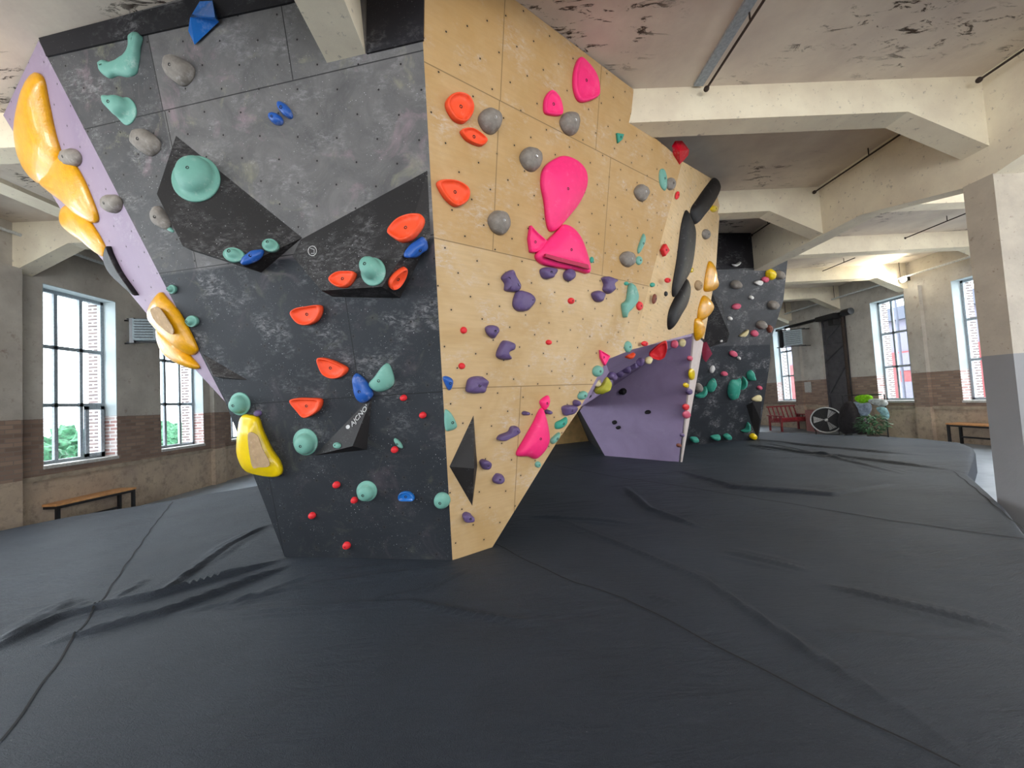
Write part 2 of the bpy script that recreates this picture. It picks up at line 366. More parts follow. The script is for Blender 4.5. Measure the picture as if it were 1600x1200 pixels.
# concrete frame: beams across, girders along, columns
def beam(y, xa, xb, hl=True, hr=True):
    L, D = .95, .46; pts = [(xa, ZC+.02)]
    pts += [(xa, ZB-D if hl else ZB)] + ([(xa+L, ZB)] if hl else []) + ([(xb-L, ZB)] if hr else []) + [(xb, ZB-D if hr else ZB), (xb, ZC+.02)]
    return trim(MB().prism([(px, y, pz) for px, pz in pts], (0, BW, 0)).build('b', M_beam))
GX = ((-1.295, -.955), (5.97, 6.31))
for kk in range(-4, 8):
    y = Y1+PITCHY*kk
    beam(y, XLI-.01, GX[0][0]); beam(y, GX[0][1], GX[1][0]); beam(y, GX[1][1], XRI+.01)
cols = [Y1+PITCHY*2*k_ for k_ in (-2, -1, 0, 2, 3)]
def girder(xa, xb, zb, y0, y1, hs, drop=.34):
    pts = [(y0, ZC+.02), (y0, zb)]
    for c0 in cols:
        if c0 < y0+1 or c0 > y1-1: continue
        pts += [(c0-1.4, zb), (c0+.01, zb-drop), (c0+BW-.01, zb-drop), (c0+BW+1.4, zb)] if hs else []
    pts += [(y1, zb), (y1, ZC+.02)]
    return trim(MB().prism([(xa, py, pz) for py, pz in pts], (xb-xa, 0, 0)).build('g', M_beam))
girder(GX[0][0], GX[0][1], 4.36, YB, 3.30, False); girder(GX[0][0], GX[0][1], 4.36, 9.6, YE, False)
girder(GX[1][0], GX[1][1], ZG, YB, YE, True)
for c0 in cols:
    for gx in GX:
        if gx[0] < 0 and c0 < 9: continue
        m = MB().box((gx[0]-.012, c0-.012, ZF), (gx[1]+.06, c0+BW+.012, ZG-.325)); 
        if gx[0] > 0 and c0 > 0: m.box((gx[1]-.02, c0+.02, ZF), (gx[1]+.55, c0+BW-.02, ZB-.30))
        trim(m.build('c', M_column))
for y in (6.45, 11.30, 16.16, 21.0):
    trim(MB().box((XLI-.01, y, ZF), (XLI+.12, y+.42, ZB-.4)).build('p', M_wall)); trim(MB().box((XRI-.12, y, ZF), (XRI+.01, y+.42, ZB-.4)).build('p', M_wall))
trim(MB().box((XLI-.01, YB, .56), (XLI+.05, YE, .64)).build('l', M_ledge))
trim(MB().box((XRI-.05, YB, .56), (XRI+.01, 14.0, .64)).build('l', M_ledge)); trim(MB().box((XRI-.05, 15.55, .56), (XRI+.01, YE, .64)).build('l', M_ledge))

# iron rods hanging under the slab, end knob at the beam
def rod(px, label, z=4.97, knob=True):
    (xa, ya), (xb, yb) = px; p = onz(xa, ya, z); q = onz(xb, yb, z); q = Vector((p.x+(q.x-p.x)*.5, q.y, z)); p.x = q.x
    o = MB().tube([p, q], .013, 8).build('iron_rod', M_rust); T(o, label, 'rod', 'iron rods under the ceiling')
    if knob: MB().ball((q.x, q.y-.02, z), .032, n=10, m_=6).build('end_knob', M_rust, o, True)
    MB().tube([(p.x, (p.y+q.y)/2-.25, z), (p.x, (p.y+q.y)/2-.25, ZC)], .008, 6).build('hanger', M_rust, o)
rod(((1210, -22), (1101, 141)), 'thin iron rod under the flaking ceiling ending in a knob at the nearest beam')
sa, sb = onz(1180, -10, 5.05), onz(1092, 136, 5.05); st_ = MB().box((sb.x-.06, sa.y-.3, 5.06), (sb.x+.05, sb.y, 5.092)).build('cover_strip', M_frame); T(st_, 'pale flat strip fixed to the flaking ceiling beside the first iron rod', 'strip')
rod(((1640, 48), (1530, 127)), 'thick short rusty rod end under the ceiling beside the near column', z=4.93)
rod(((1415, 203), (1273, 301)), 'iron rod under the grey ceiling bay behind the nearest beam')
rod(((1205, 348), (1172, 368)), 'short far iron rod above the black top of the rear climbing wall')
rod(((1519, 330), (1411, 373)), 'iron rod in the side aisle ceiling just left of the near column')
rod(((1334, 403), (1283, 425)), 'shorter iron rod in the side aisle ceiling farther back')

# conduits along both long walls
o = MB().tube([(XLI+.14, 2.0, 4.86), (XLI+.14, 12.2, 4.86)], .028, 10).build('conduit', M_pipe); T(o, 'white conduit pipe running high along the window wall on the left', 'pipe')
o = MB().tube([(XRI-.30, 8.0, 4.60), (XRI-.30, 21.0, 4.60)], .03, 10).build('conduit', M_pipe); T(o, 'white conduit pipe running high along the right hand wall past the lit lamp', 'pipe')
for y in (9.2, 11.6, 14.0, 16.5, 19.0): MB().tube([(XRI-.30, y, 4.60), (XRI-.30, y, ZB+.02 if False else 5.09)], .008, 6).build('pipe_hanger', M_rust, o)
o = MB().box((-6.45, 2.2, 4.60), (-6.15, 7.2, 4.66)).build('cable_tray', M_beam); T(o, 'cream painted flat duct under the ceiling at the upper left', 'duct')
for y in (2.6, 6.8): MB().bar((-6.3, y, 4.66), (-6.3, y, 5.09), .02).build('duct_hanger', M_rust, o)

# the one lit lamp
e = empty('flood_lamp', (XRI-.30, 12.6, 4.32), 'small white flood lamp, lit, hanging from the pipe on the right wall', 'lamp')
em = NT('lamp_glow'); em.b.inputs['Emission Color'].default_value = (1, .97, .82, 1); em.b.inputs['Emission Strength'].default_value = 60; M_glow = em.done((1, 1, 1, 1), .4)
p = onx(1412, 437, XRI-.34); e.location = p
MB().box(p+Vector((.0, -.10, -.06)), p+Vector((.10, .10, .06))).build('lamp_housing', M_black, e)
MB().ball(p+Vector((-.02, 0, 0)), .085, (.4, 1, 1), 14, 8).build('lamp_lens', M_glow, e, True)
MB().tube([p+Vector((.05, 0, .05)), (p.x+.04, p.y, 4.6)], .01, 6).build('lamp_bracket', M_rust, e)
ld = bpy.data.lights.new('flood_lamp_light', 'SPOT'); ld.energy = 160; ld.spot_size = R(150); ld.spot_blend = .6; ld.color = (1, .93, .72); ld.shadow_soft_size = .08
lo_ = bpy.data.objects.new('flood_lamp_light', ld); COL.objects.link(lo_); lo_.location = p+Vector((-.14, 0, 0)); lo_.rotation_euler = (0, R(90), 0)

# ------------------------------------------------------------------ outdoors, seen through the panes
M_grass = plain('outdoor_ground', C(170, 174, 170), .9, var=.1, scale=.3)
M_leaf = plain('outdoor_leaves', C(44, 92, 62), .8, var=.25, scale=9, bump=.5)
M_red = plain('outdoor_brick', C(124, 62, 64), .9, var=.08, scale=3)
M_pale = plain('outdoor_render', C(100, 98, 112), .9)
M_rail = plain('outdoor_grey', C(70, 74, 86), .8)
T(MB().box((-60, -20, -1.9), (XL-.4, 60, -1.7)).build('ground', M_grass), kind='structure'); T(MB().box((XR+.4, -20, -1.9), (60, 60, -1.7)).build('ground', M_grass), kind='structure')
def tree(x, y, h, r, label):
    e = empty('tree', (x, y, -1.7), label, 'tree', 'trees outside the left windows')
    m = MB(); rnd = random.Random(int(x*10+y*7))
    for i in range(26):
        a = rnd.uniform(0, 6.28); q = rnd.uniform(0, 1)**.6*r; zz = rnd.uniform(.25, 1)
        m.ball((x+q*math.cos(a), y+q*math.sin(a), -1.7+h*zz), r*rnd.uniform(.3, .48), n=12, m_=8, nz=.7)
    m.build('foliage', M_leaf, e); MB().tube([(x, y, -1.7), (x+.1, y, -1.7+h*.5)], [.16, .1], 8).build('trunk', M_rust, e)
tree(-15.5, 12.6, 2.45, .9, 'bushy green tree outside, seen through the left part of the nearest left window')
tree(-17.5, 16.4, 2.9, 1.1, 'taller green tree outside, seen through the middle of the nearest left window')
tree(-18.6, 19.6, 2.6, 1.1, 'green bush outside behind the opening casement of the nearest left window')
tree(-30.0, 36.0, 2.6, 1.6, 'distant green tree outside, seen low through the second left window')
e = empty('wall_outside', (-11.4, 9.0, -1.7), 'low pale garden wall outside the left windows', 'wall')
MB().box((-12.6, 4, -1.7), (-12.4, 30, .35)).build('masonry', M_pale, e); MB().box((-12.65, 4, .35), (-12.35, 30, .45)).build('coping', M_sill, e)
e = empty('brick_building', (27, 26, -1.7), 'hazy pink brick building with a pale upper storey outside the right windows', 'building')
MB().box((25, 12, -1.7), (31, 44, 3.2)).build('brick_wall', M_red, e); MB().box((25.2, 12, 3.2), (31, 44, 5.2)).build('upper_wall', M_pale, e)
MB().box((24.8, 12, 5.2), (31, 44, 6.0)).build('grey_fascia', M_rail, e)
for kk in range(10):
    for zz in (.2, 2.0):
        MB().box((24.93, 14+kk*2.9, zz), (25.02, 15.3+kk*2.9, zz+1.1)).build('window', M_pale, e)
for kk in range(4): MB().tube([(24.2, 16+kk*7, -1.7), (24.2, 16+kk*7, 6.5)], .06, 8).build('drainpipe', M_rail, e)
# ================================================================== padded floor mat
def ccw(px): return [tuple(onz(a, b, 0.0)[:2]) for a, b in px]
outline = [(-8.2, -3.0), (-8.2, 5.5)] + ccw([(0, 828), (110, 806), (213, 790), (410, 757)]) + [(-4.2, 9.9), (-2.4, 12.4), (2, 13.3)] + ccw([(1150, 673), (1272, 678), (1442, 685), (1500, 691), (1519, 698), (1524, 706), (1512, 740), (1540, 765), (1571, 793), (1600, 832)]) + [(4.2, 3.0), (4.0, -3.0)]
PO = np.array(outline)
def inside(P, poly):
    c = np.zeros(len(P), bool); n = len(poly)
    for i in range(n):
        a = poly[i]; b = poly[(i+1) % n]
        cond = (a[1] > P[:, 1]) != (b[1] > P[:, 1])
        xx = (b[0]-a[0])*(P[:, 1]-a[1])/((b[1]-a[1]) if b[1] != a[1] else 1e-9)+a[0]
        c ^= cond & (P[:, 0] < xx)
    return c
def near_seg(P, a, b):
    a = np.array(a); b = np.array(b); d = b-a; t = np.clip(((P-a)@d)/(d@d), 0, 1); q = a+t[:, None]*d
    return np.hypot(*(P-q).T), t, q
ridges = [  # pixel polyline on the mat, height, width, one sided sharpness
 ([(-60, 1040), (0, 1010), (90, 966), (160, 948), (240, 932), (350, 900), (440, 874)], .060, .085),
 ([(240, 932), (300, 893), (360, 850), (425, 818)], .045, .07),
 ([(60, 1012), (110, 995), (165, 980), (260, 955), (375, 912), (450, 884)], .05, .07),
 ([(260, 962), (450, 922), (600, 900), (720, 884)], .032, .06),
 ([(280, 962), (450, 952), (650, 940), (800, 970), (900, 975)], .026, .055),
 ([(520, 952), (665, 922), (735, 888)], .024, .06),
 ([(0, 1000), (60, 968), (110, 942), (130, 935)], .040, .08),
 ([(975, 760), (1015, 795), (1100, 827)], .045, .10),
 ([(1060, 735), (1150, 762), (1300, 772), (1395, 756)], .05, .12),
 ([(1170, 695), (1250, 707), (1380, 722), (1500, 736)], .06, .12),
 ([(1130, 860), (1200, 876), (1265, 892)], .030, .08),
 ([(1290, 915), (1425, 946), (1600, 988)], .032, .07),
 ([(850, 800), (1100, 905), (1300, 1040), (1430, 1120), (1540, 1200)], .022, .06),
 ([(1280, 990), (1420, 1000), (1600, 1012)], .022, .09),
 ([(1160, 685), (1300, 700), (1450, 712)], .05, .13),
 ([(1185, 690), (1290, 712), (1420, 742)], .04, .10),
 ([(830, 806), (930, 812), (990, 818)], .028, .07),
 ([(1010, 930), (1060, 945)], .02, .06),
 ([(180, 935), (215, 915), (225, 905)], .025, .05),
 ([(330, 955), (470, 905), (620, 880)], .022, .05),
]
RW = [([tuple(onz(a, b, 0.0)[:2]) for a, b in px], h, w) for px, h, w in ridges]
def height(P):
    h = np.zeros(len(P))
    wob = np.sin(P[:, 0]*3.1+1.3*np.sin(P[:, 1]*2.3))*.5+np.sin(P[:, 1]*4.3+1.7*np.sin(P[:, 0]*1.9))*.5
    for poly, amp, w in RW:
        L = [0]
        for a, b in zip(poly[:-1], poly[1:]): L.append(L[-1]+math.dist(a, b))
        best = np.full(len(P), 1e9); s = np.zeros(len(P))
        for i in range(len(poly)-1):
            d, t, q = near_seg(P, poly[i], poly[i+1]); m = d < best
            best[m] = d[m]; s[m] = (L[i]+t*(L[i+1]-L[i]))[m]
        tt = s/L[-1]; taper = np.clip(np.minimum(tt, 1-tt)*5, 0, 1)**.7
        ww = w*(1+.25*wob)
        ww = ww*.50; h += 1.0*amp*taper*(np.exp(-(best/ww)**2)+.45*np.exp(-((best-ww*2.3)/(ww*.8))**2)*np.clip(wob+.3, 0, 1)-.18*np.exp(-(best/(ww*3))**2))
    h += .003*np.sin(P[:, 0]*5.2+2*np.sin(P[:, 1]*1.7))*np.sin(P[:, 1]*4.1+np.sin(P[:, 0]*2.7)) + .006*wob*np.sin(P[:, 0]*1.1+P[:, 1]*.7)
    return h
def build_mat():
    st = .036; xs = np.arange(-8.3, 10.4, st); ys = np.arange(-3.1, 13.6, st)
    gx, gy = np.meshgrid(xs, ys, indexing='ij'); P = np.stack([gx.ravel(), gy.ravel()], 1); ins = inside(P, PO)
    nx, ny = len(xs), len(ys); I = ins.reshape(nx, ny)
    cell = I[:-1, :-1] | I[1:, :-1] | I[:-1, 1:] | I[1:, 1:]
    used = np.zeros((nx, ny), bool)
    for dx in (0, 1):
        for dy in (0, 1): used[dx:nx-1+dx, dy:ny-1+dy] |= cell
    out = used.ravel() & ~ins; Q = P[out]; best = np.full(len(Q), 1e9); tgt = Q.copy()
    for i in range(len(PO)):
        d, t, q = near_seg(Q, PO[i], PO[(i+1) % len(PO)]); m = d < best; best[m] = d[m]; tgt[m] = q[m]
    P[out] = tgt
    h = height(P); bd = np.full(len(P), 9.0)
    for i in range(len(PO)):
        d, t, q = near_seg(P, PO[i], PO[(i+1) % len(PO)]); bd = np.minimum(bd, d)
    fall = np.clip(bd/.10, 0, 1); h = h*fall-.03*(1-np.sqrt(np.clip(1-(1-fall)**2, 0, 1)))
    idx = -np.ones(nx*ny, int); u = used.ravel(); idx[u] = np.arange(u.sum())
    V = np.column_stack([P[u], h[u]]); ci, cj = np.nonzero(cell); a = idx[ci*ny+cj]; b = idx[(ci+1)*ny+cj]; c = idx[(ci+1)*ny+cj+1]; d = idx[ci*ny+cj+1]
    F = np.column_stack([a, b, c, d])
    me = bpy.data.meshes.new('floor_mat'); me.vertices.add(len(V)); me.vertices.foreach_set('co', V.ravel()); me.loops.add(F.size); me.loops.foreach_set('vertex_index', F.ravel())
    me.polygons.add(len(F)); me.polygons.foreach_set('loop_start', np.arange(0, F.size, 4)); me.polygons.foreach_set('loop_total', np.full(len(F), 4)); me.update(); me.validate()
    bm = bmesh.new(); bm.from_mesh(me); bmesh.ops.dissolve_degenerate(bm, dist=1e-5, edges=bm.edges[:])
    be = [e for e in bm.edges if e.is_boundary]; r = bmesh.ops.extrude_edge_only(bm, edges=be)
    for v in r['geom']:
        if isinstance(v, bmesh.types.BMVert): v.co.z = ZF
    for f in bm.faces: f.smooth = True
    bmesh.ops.recalc_face_normals(bm, faces=bm.faces[:]); bm.to_mesh(me); bm.free()
    return me
mm = NT('mat_carpet'); co = mm.coords(); n1 = mm.noise(co, .9, 5, .6, .4); n2 = mm.noise(mm.mapping(co, (1, 1, 1)), 160, 3, .7); n3 = mm.noise(mm.mapping(co, (1.2, 5, 1), (0, 0, .5)), 5, 6, .7, .5)
c = mm.mix(mm.ramp(n1, .35, .68), C(21, 28, 38), C(32, 40, 51)); c = mm.mix(mm.math('MULTIPLY', mm.ramp(n3, .5, .75), .35), c, C(48, 53, 61))
vd = mm.vor(co, 9); c = mm.mix(mm.math('MULTIPLY', mm.ramp(vd, .035, .015), .5), c, C(150, 150, 150))
n4 = mm.noise(mm.mapping(co, (1, 2.5, 1), (0, 0, -.3)), 38, 5, .75); c = mm.mix(mm.math('MULTIPLY', mm.ramp(n4, .5, .72), .4), c, C(54, 59, 67)); n5 = mm.noise(mm.mapping(co, (1.0, 4.5, 1), (0, 0, -.45)), 1.7, 5, .6, .6); n6 = mm.ramp(mm.noise(co, .5, 2), .42, .6)
bp = mm.n('ShaderNodeBump'); mm.link(mm.math('MULTIPLY', n5, n6), bp.inputs['Height']); bp.inputs['Strength'].default_value = .8; bp.inputs['Distance'].default_value = .06
mm.bump(mm.math('ADD', n2, mm.math('ADD', mm.math('MULTIPLY', n4, 1.0), mm.math('MULTIPLY', n3, 1.2))), .8, .009)
[nd for nd in mm.t.nodes if nd.type == 'BUMP'][-1]; mm.link(bp.outputs[0], mm.b.inputs['Normal'].links[0].from_node.inputs['Normal']); M_mat = mm.done(c, .52, .22); M_mat.node_tree.nodes['Principled BSDF'].inputs['Sheen Weight'].default_value = .07; M_mat.node_tree.nodes['Principled BSDF'].inputs['Sheen Tint'].default_value = (.75, .85, 1, 1)
mat_me = build_mat(); mat_me.materials.append(M_mat)
mat_o = bpy.data.objects.new('floor_mat', mat_me); COL.objects.link(mat_o)
T(mat_o, 'huge charcoal carpeted bouldering mat with wrinkles covering the hall floor', 'mat')
M_seam = plain('mat_seam', C(20, 21, 24), .9)
def mat_seam(px, w=.012):
    pts = [Vector(onz(a, b, 0)[:]) for a, b in px]; res = []
    for a, b in zip(pts[:-1], pts[1:]):
        n = max(1, int((b-a).length/.04)); res += [a.lerp(b, i/n) for i in range(n)]
    res.append(pts[-1]); v = []; f = []; A = np.array([[p.x, p.y] for p in res])
    # gentle waviness of the stitched line, and width grows with wrinkles underneath
    for i, p in enumerate(res):
        d = (res[min(i+1, len(res)-1)]-res[max(i-1, 0)]).normalized(); s = Vector((-d.y, d.x, 0)); wv = .006*math.sin(i*.45)
        v += [p+s*(w/2+wv), p-s*(w/2-wv)]
    hh = height(np.array([[q.x, q.y] for q in v]))
    for i, q in enumerate(v): q.z = hh[i]+.004
    f = [(2*i, 2*i+1, 2*i+3, 2*i+2) for i in range(len(res)-1)]
    mesh('mat_seam', v, f, M_seam, mat_o)
mat_seam([(270, 784), (240, 822), (150, 950), (118, 993), (60, 1080), (0, 1160)], .011)
mat_seam([(775, 850), (830, 880), (900, 912), (975, 935), (1040, 968), (1110, 1005), (1220, 1062), (1310, 1108), (1420, 1160), (1500, 1200)], .010)
mat_seam([(865, 727), (960, 745), (1080, 762), (1220, 785), (1400, 815), (1600, 842)], .016)
mat_seam([(1490, 737), (1525, 765), (1560, 795), (1598, 826)], .012)

# ================================================================== climbing wall
b1 = onz(445, 870); b2 = onz(707, 875)
hB = ray(1605, 577); hB = Vector((hB.x, hB.y, 0)).normalized(); th = R(10.3)
PB = Plane(b2, Vector((hB.y, -hB.x, 0))*math.cos(th)+Vector((0, 0, -math.sin(th))))
PA = plane3(b1, b2, PB.hit(659, 40))
PB2 = plane3(PB.hit(1066, 252), PB.hit(1000, 500), onz(1066, 722))
pD2 = onz(5, 180, 5.0); PD = plane3(PA.hit(60, 62), pD2, PA.hit(352, 628))
PC = plane3(onz(945, 712), onz(1060, 722), PB2.hit(1085, 520))
def lift(P, p, z=ZC): return p
vA = lambda x, y: PA.uv(PA.hit(x, y)); vB = lambda x, y: PB.uv(PB.hit(x, y))
sA = [vA(676, 367)[1], vA(660, 79)[1], vA(692, 612)[1]]
uA = [(vA(255, 174)[0], sA[1], 9), (vA(458, 126)[0], sA[1], 9), (vA(305, 405)[0], sA[0], sA[1]), (vA(420, 600)[0]-.2, 0, sA[2]), (vA(560, 600)[0], sA[2], sA[0])]
ua0 = vA(255, 174)[0]
M_A = panel_material('dark_grey_wall_paint', C(33, 37, 43), C(42, 46, 52), .38, sA[:2]+[sA[2]], uA, True, .26, .60, tints=True, speck=.8, heavy=(sA[0]-.02, C(122, 119, 118), .82, ua0), fade=sA[2])
sB = [vB(680, 372)[1], vB(660, 95)[1], vB(693, 607)[1]]
uB = [(vB(789, 0)[0], sB[1], 9), (vB(938, 130)[0], sB[1], 9), (vB(774, 300)[0], sB[0], sB[1]), (vB(915, 330)[0]+.35, sB[0], sB[1]), (vB(812, 640)[0], -9, sB[2])]
M_B = panel_material('birch_plywood', C(186, 154, 106), C(208, 180, 140), .55, sB, uB, True, .235, .62, tints=False, grain=.18, speck=.12, dark_line=.8, heavy=(sB[0]-.0, C(180, 140, 84), .6))
M_B2 = panel_material('birch_plywood_side', C(214, 182, 134), C(222, 194, 152), .35, [], [], True, .26, .5, tints=False, grain=.35, speck=.15)
M_D = panel_material('lilac_wall_paint', C(152, 135, 154), C(140, 123, 146), .3, [], [], True, .24, .4, tints=False, speck=.15)
M_C = panel_material('purple_wall_paint', C(168, 150, 184), C(154, 136, 168), .15, [], [], False, tints=False, speck=.06)
M_E = panel_material('chalky_white_ply', C(214, 202, 196), C(200, 186, 184), .5, [], [], False, tints=True, speck=.3)
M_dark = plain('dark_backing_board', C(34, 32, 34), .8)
M_edge = plain('ply_edge', C(198, 168, 120), .7)
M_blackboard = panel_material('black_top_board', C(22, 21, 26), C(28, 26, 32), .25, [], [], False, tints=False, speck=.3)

wall = empty('bouldering_wall', (1.0, 5.0, 0), 'large angular bouldering wall of dark grey and raw plywood faces standing on the mat', 'climbing wall')
A = lambda x, y: PA.hit(x, y); B = lambda x, y: PB.hit(x, y); B2 = lambda x, y: PB2.hit(x, y); D = lambda x, y: PD.hit(x, y)
# dark grey face: lower big face plus a black recessed strip up to the slab
tA = PA.hit(657, 0); eA = (tA-b2)*((ZC-.005)/tA.z)+b2        # shared edge of both faces carried up to the slab
aTL = PA.hit(60, 62); aTL = Vector(aTL); aTL.z = min(aTL.z, ZC-.005)
poly_panel('dark_grey_face', [b1, b2, eA, aTL, A(352, 628)], PA, M_A, wall, .04, 'dark grey painted chalky face with bolt holes')
# black header board fixed over the top of the dark face
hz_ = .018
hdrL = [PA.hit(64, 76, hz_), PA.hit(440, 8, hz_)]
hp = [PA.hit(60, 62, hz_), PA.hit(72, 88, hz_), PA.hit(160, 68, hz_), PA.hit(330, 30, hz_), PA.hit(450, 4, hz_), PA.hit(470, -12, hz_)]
def clampz(p):
    p = Vector(p)
    if p.z > ZC-.006: p = p-PA.v*((p.z-(ZC-.006))/PA.v.z)
    return p
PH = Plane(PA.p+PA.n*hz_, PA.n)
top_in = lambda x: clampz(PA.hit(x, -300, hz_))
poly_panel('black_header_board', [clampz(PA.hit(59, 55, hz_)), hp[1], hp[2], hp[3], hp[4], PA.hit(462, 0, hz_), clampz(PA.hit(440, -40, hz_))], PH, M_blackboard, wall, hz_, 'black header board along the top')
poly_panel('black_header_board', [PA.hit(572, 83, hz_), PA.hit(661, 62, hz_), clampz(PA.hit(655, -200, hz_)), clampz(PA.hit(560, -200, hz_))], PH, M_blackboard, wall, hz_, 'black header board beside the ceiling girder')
# plywood face
kT, kB_ = B(1066, 252), B(1000, 500)
arch = [B(948, 562), B(905, 640), B(870, 690), B(765, 860)]
z0 = B(765, 860); z0 = Vector((z0.x, z0.y, 0)); 
poly_panel('plywood_face', [b2, B(765, 862), B(870, 691), B(905, 640), B(948, 562), B(988, 546), kB_, kT, B(1040, 229), B(1020, 213), B(985, 192), B(990, 140), B(805, 0), eA], PB, M_B, wall, .035, 'raw birch plywood face with rows of bolt holes')
poly_panel('plywood_side_face', [kT, kB_, B2(988, 546), B2(1085, 520), B2(1100, 530), B2(1118, 430), B2(1125, 325), B2(1115, 281)], PB2, M_B2, wall, .035, 'paler plywood face turning the far corner')
poly_panel('white_leg_face', [B2(1085, 520), onz(1060, 722), onz(1066, 722), B2(1099, 535)], PB2, M_E, wall, .03, 'narrow chalky white face down to the mat')
poly_panel('lilac_face', [aTL, pD2, D(100, 335), D(165, 412), D(225, 485), D(300, 572), A(352, 628)], PD, M_D, wall, .03, 'narrow lilac face leaning out on the left')
c = [PC.hit(912, 634), PC.hit(960, 602), PC.hit(1010, 568), PC.hit(1082, 525)]
poly_panel('purple_face', [onz(945, 712), onz(1060, 722), B2(1085, 520), c[3], c[2], c[1], c[0], PC.hit(906, 642)], PC, M_C, wall, .03, 'purple underside wall standing below the arch')
off = (PB.n*-.036)
e_ = [B(905, 640)+off, B(948, 562)+off, B(988, 546)+off, B2(1085, 521)-PB2.n*.036]
mesh('roof_underside', e_+c, [(0, 1, 5, 4), (1, 2, 6, 5), (2, 3, 7, 6)], M_C, wall)
# timber backing that closes the body behind the faces
q = MB()
def strip(pts, v):
    v = Vector(v); n = len(pts); q.add([Vector(p) for p in pts]+[Vector(p)+v for p in pts], [(i, i+1, n+i+1, n+i) for i in range(n-1)])
strip([pD2, D(100, 335), D(165, 412), D(225, 485), D(300, 572), A(352, 628), b1], (.9, 2.6, 0))
strip([B(905, 640)+off, B(870, 691)+off, B(765, 862)+off], (-1.5, 2.2, 0))
q.build('backing_boards', M_dark, wall)
p0, p1 = onz(842, 698), onz(920, 689); PP = plane3(p0, p1, (p1.x+.1, p1.y-.25, 1.5))
poly_panel('low_plywood_face', [p0, p1, PP.hit(928, 674), PP.hit(896, 640), PP.hit(850, 628), PP.hit(822, 640)], PP, plain('orange_ply', C(240, 196, 130), .7, var=.06, scale=4), wall, .03, 'small warm plywood face seen low through the arch')
pa, pb = onz(922, 690), onz(947, 713); pb = Vector(pb)
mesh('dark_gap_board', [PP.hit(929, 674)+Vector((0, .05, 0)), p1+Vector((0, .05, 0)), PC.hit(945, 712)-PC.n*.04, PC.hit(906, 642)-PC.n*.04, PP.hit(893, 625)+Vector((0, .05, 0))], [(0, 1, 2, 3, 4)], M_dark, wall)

# rear climbing wall
r0, r1 = onz(1065, 697), onz(1185, 686); hF = (Vector(r1)-Vector(r0)); nF = Vector((hF.y, -hF.x, 0)).normalized(); PF = Plane(r0, nF*math.cos(R(26))+Vector((0, 0, -math.sin(R(26)))))
Fh = PF.hit
M_F = panel_material('rear_wall_paint', C(40, 44, 50), C(50, 53, 59), .6, [PF.uv(Fh(1150, 421))[1], PF.uv(Fh(1150, 628))[1]-.0], [], False, tints=False, speck=.8, heavy=(PF.uv(Fh(1150, 540))[1], C(92, 92, 94), .6))
rear = empty('bouldering_wall', (5.9, 10.9, 0), 'dark chalky climbing wall at the rear, right of the plywood wall', 'climbing wall')
poly_panel('grey_face', [r0, r1, Fh(1204, 560), Fh(1203, 535), Fh(1224, 470), Fh(1231, 404), Fh(1178, 419), Fh(1040, 424), Fh(1040, 690)], PF, M_F, rear, .05, 'dark grey face dusted with chalk')
PFt = Plane(Fh(1178, 420), nF); pass
poly_panel('black_top_face', [Fh(1060, 422), Fh(1178, 419), PFt.hit(1183, 364), PFt.hit(1060, 364)], PFt, M_blackboard, rear, .04, 'black overhanging top board')
sl = MB(); rim = [r1, Fh(1204, 560), Fh(1203, 535), Fh(1224, 470), Fh(1231, 404)]
sl.add([Vector(p) for p in rim]+[Vector(p)+Vector((.12, .9, 0)) for p in rim], [(i, i+1, 5+i+1, 5+i) for i in range(4)]); sl.build('side_boards', M_E, rear)
# ================================================================== holds
def holdmat(name, col, rough=.55, spec=.4, bump=.15, var=.05, chalk=.35, coat=0.0):
    m = NT(name); co = m.coords(); n1 = m.noise(co, 12, 5, .7); n2 = m.noise(co, 60, 4)
    c = m.mix(m.ramp(n1, .3, .7), tuple(q*(1-var*2) for q in col[:3])+(1,), col)
    c = m.mix(m.math('MULTIPLY', m.math('MULTIPLY', m.ramp(n1, .56, .72), m.ramp(m.noise(co, 4, 2), .4, .6)), chalk), c, C(225, 220, 220))
    m.bump(m.math('ADD', n1, n2), bump, .004); return m.done(c, rough, spec, 0, coat)
HM = dict(teal=holdmat('teal_polyurethane', C(116, 172, 158)), green=holdmat('green_polyurethane', C(60, 158, 138)), grey=holdmat('grey_polyurethane', C(152, 144, 136), .7, bump=.5, var=.2),
    orange=holdmat('orange_red_polyurethane', C(250, 84, 42), chalk=.15), red=holdmat('red_polyurethane', C(226, 44, 52), chalk=.2), pink=holdmat('hot_pink_polyurethane', C(255, 48, 126), chalk=.12),
    blue=holdmat('blue_polyurethane', C(40, 92, 176), .35, chalk=.4), sky=holdmat('light_blue_fibreglass', C(34, 112, 196), .2, .6, coat=.6, chalk=.15), purple=holdmat('purple_polyurethane', C(100, 82, 126), .5, bump=.5, chalk=.35),
    yellow=holdmat('yellow_fibreglass', C(238, 170, 4), .34, .5, bump=.6, coat=.25, chalk=.0, var=.14), lemon=holdmat('yellow_gloss', C(244, 210, 8), .32, .5, coat=.3, chalk=.05), lime=holdmat('lime_polyurethane', C(190, 186, 62)), white=holdmat('white_polyurethane', C(226, 224, 220)),
    cream=holdmat('cream_polyurethane', C(222, 208, 160)), black=holdmat('black_fibreglass', C(24, 22, 24), .6, .4, bump=.3, chalk=.12), rose=holdmat('rose_polyurethane', C(214, 92, 120)), brown=holdmat('brown_polyurethane', C(128, 72, 58)), crimson=holdmat('crimson_fibreglass', C(214, 12, 44), .3), tan=holdmat('worn_tan_texture', C(190, 160, 124), .9, bump=.8, var=.15))
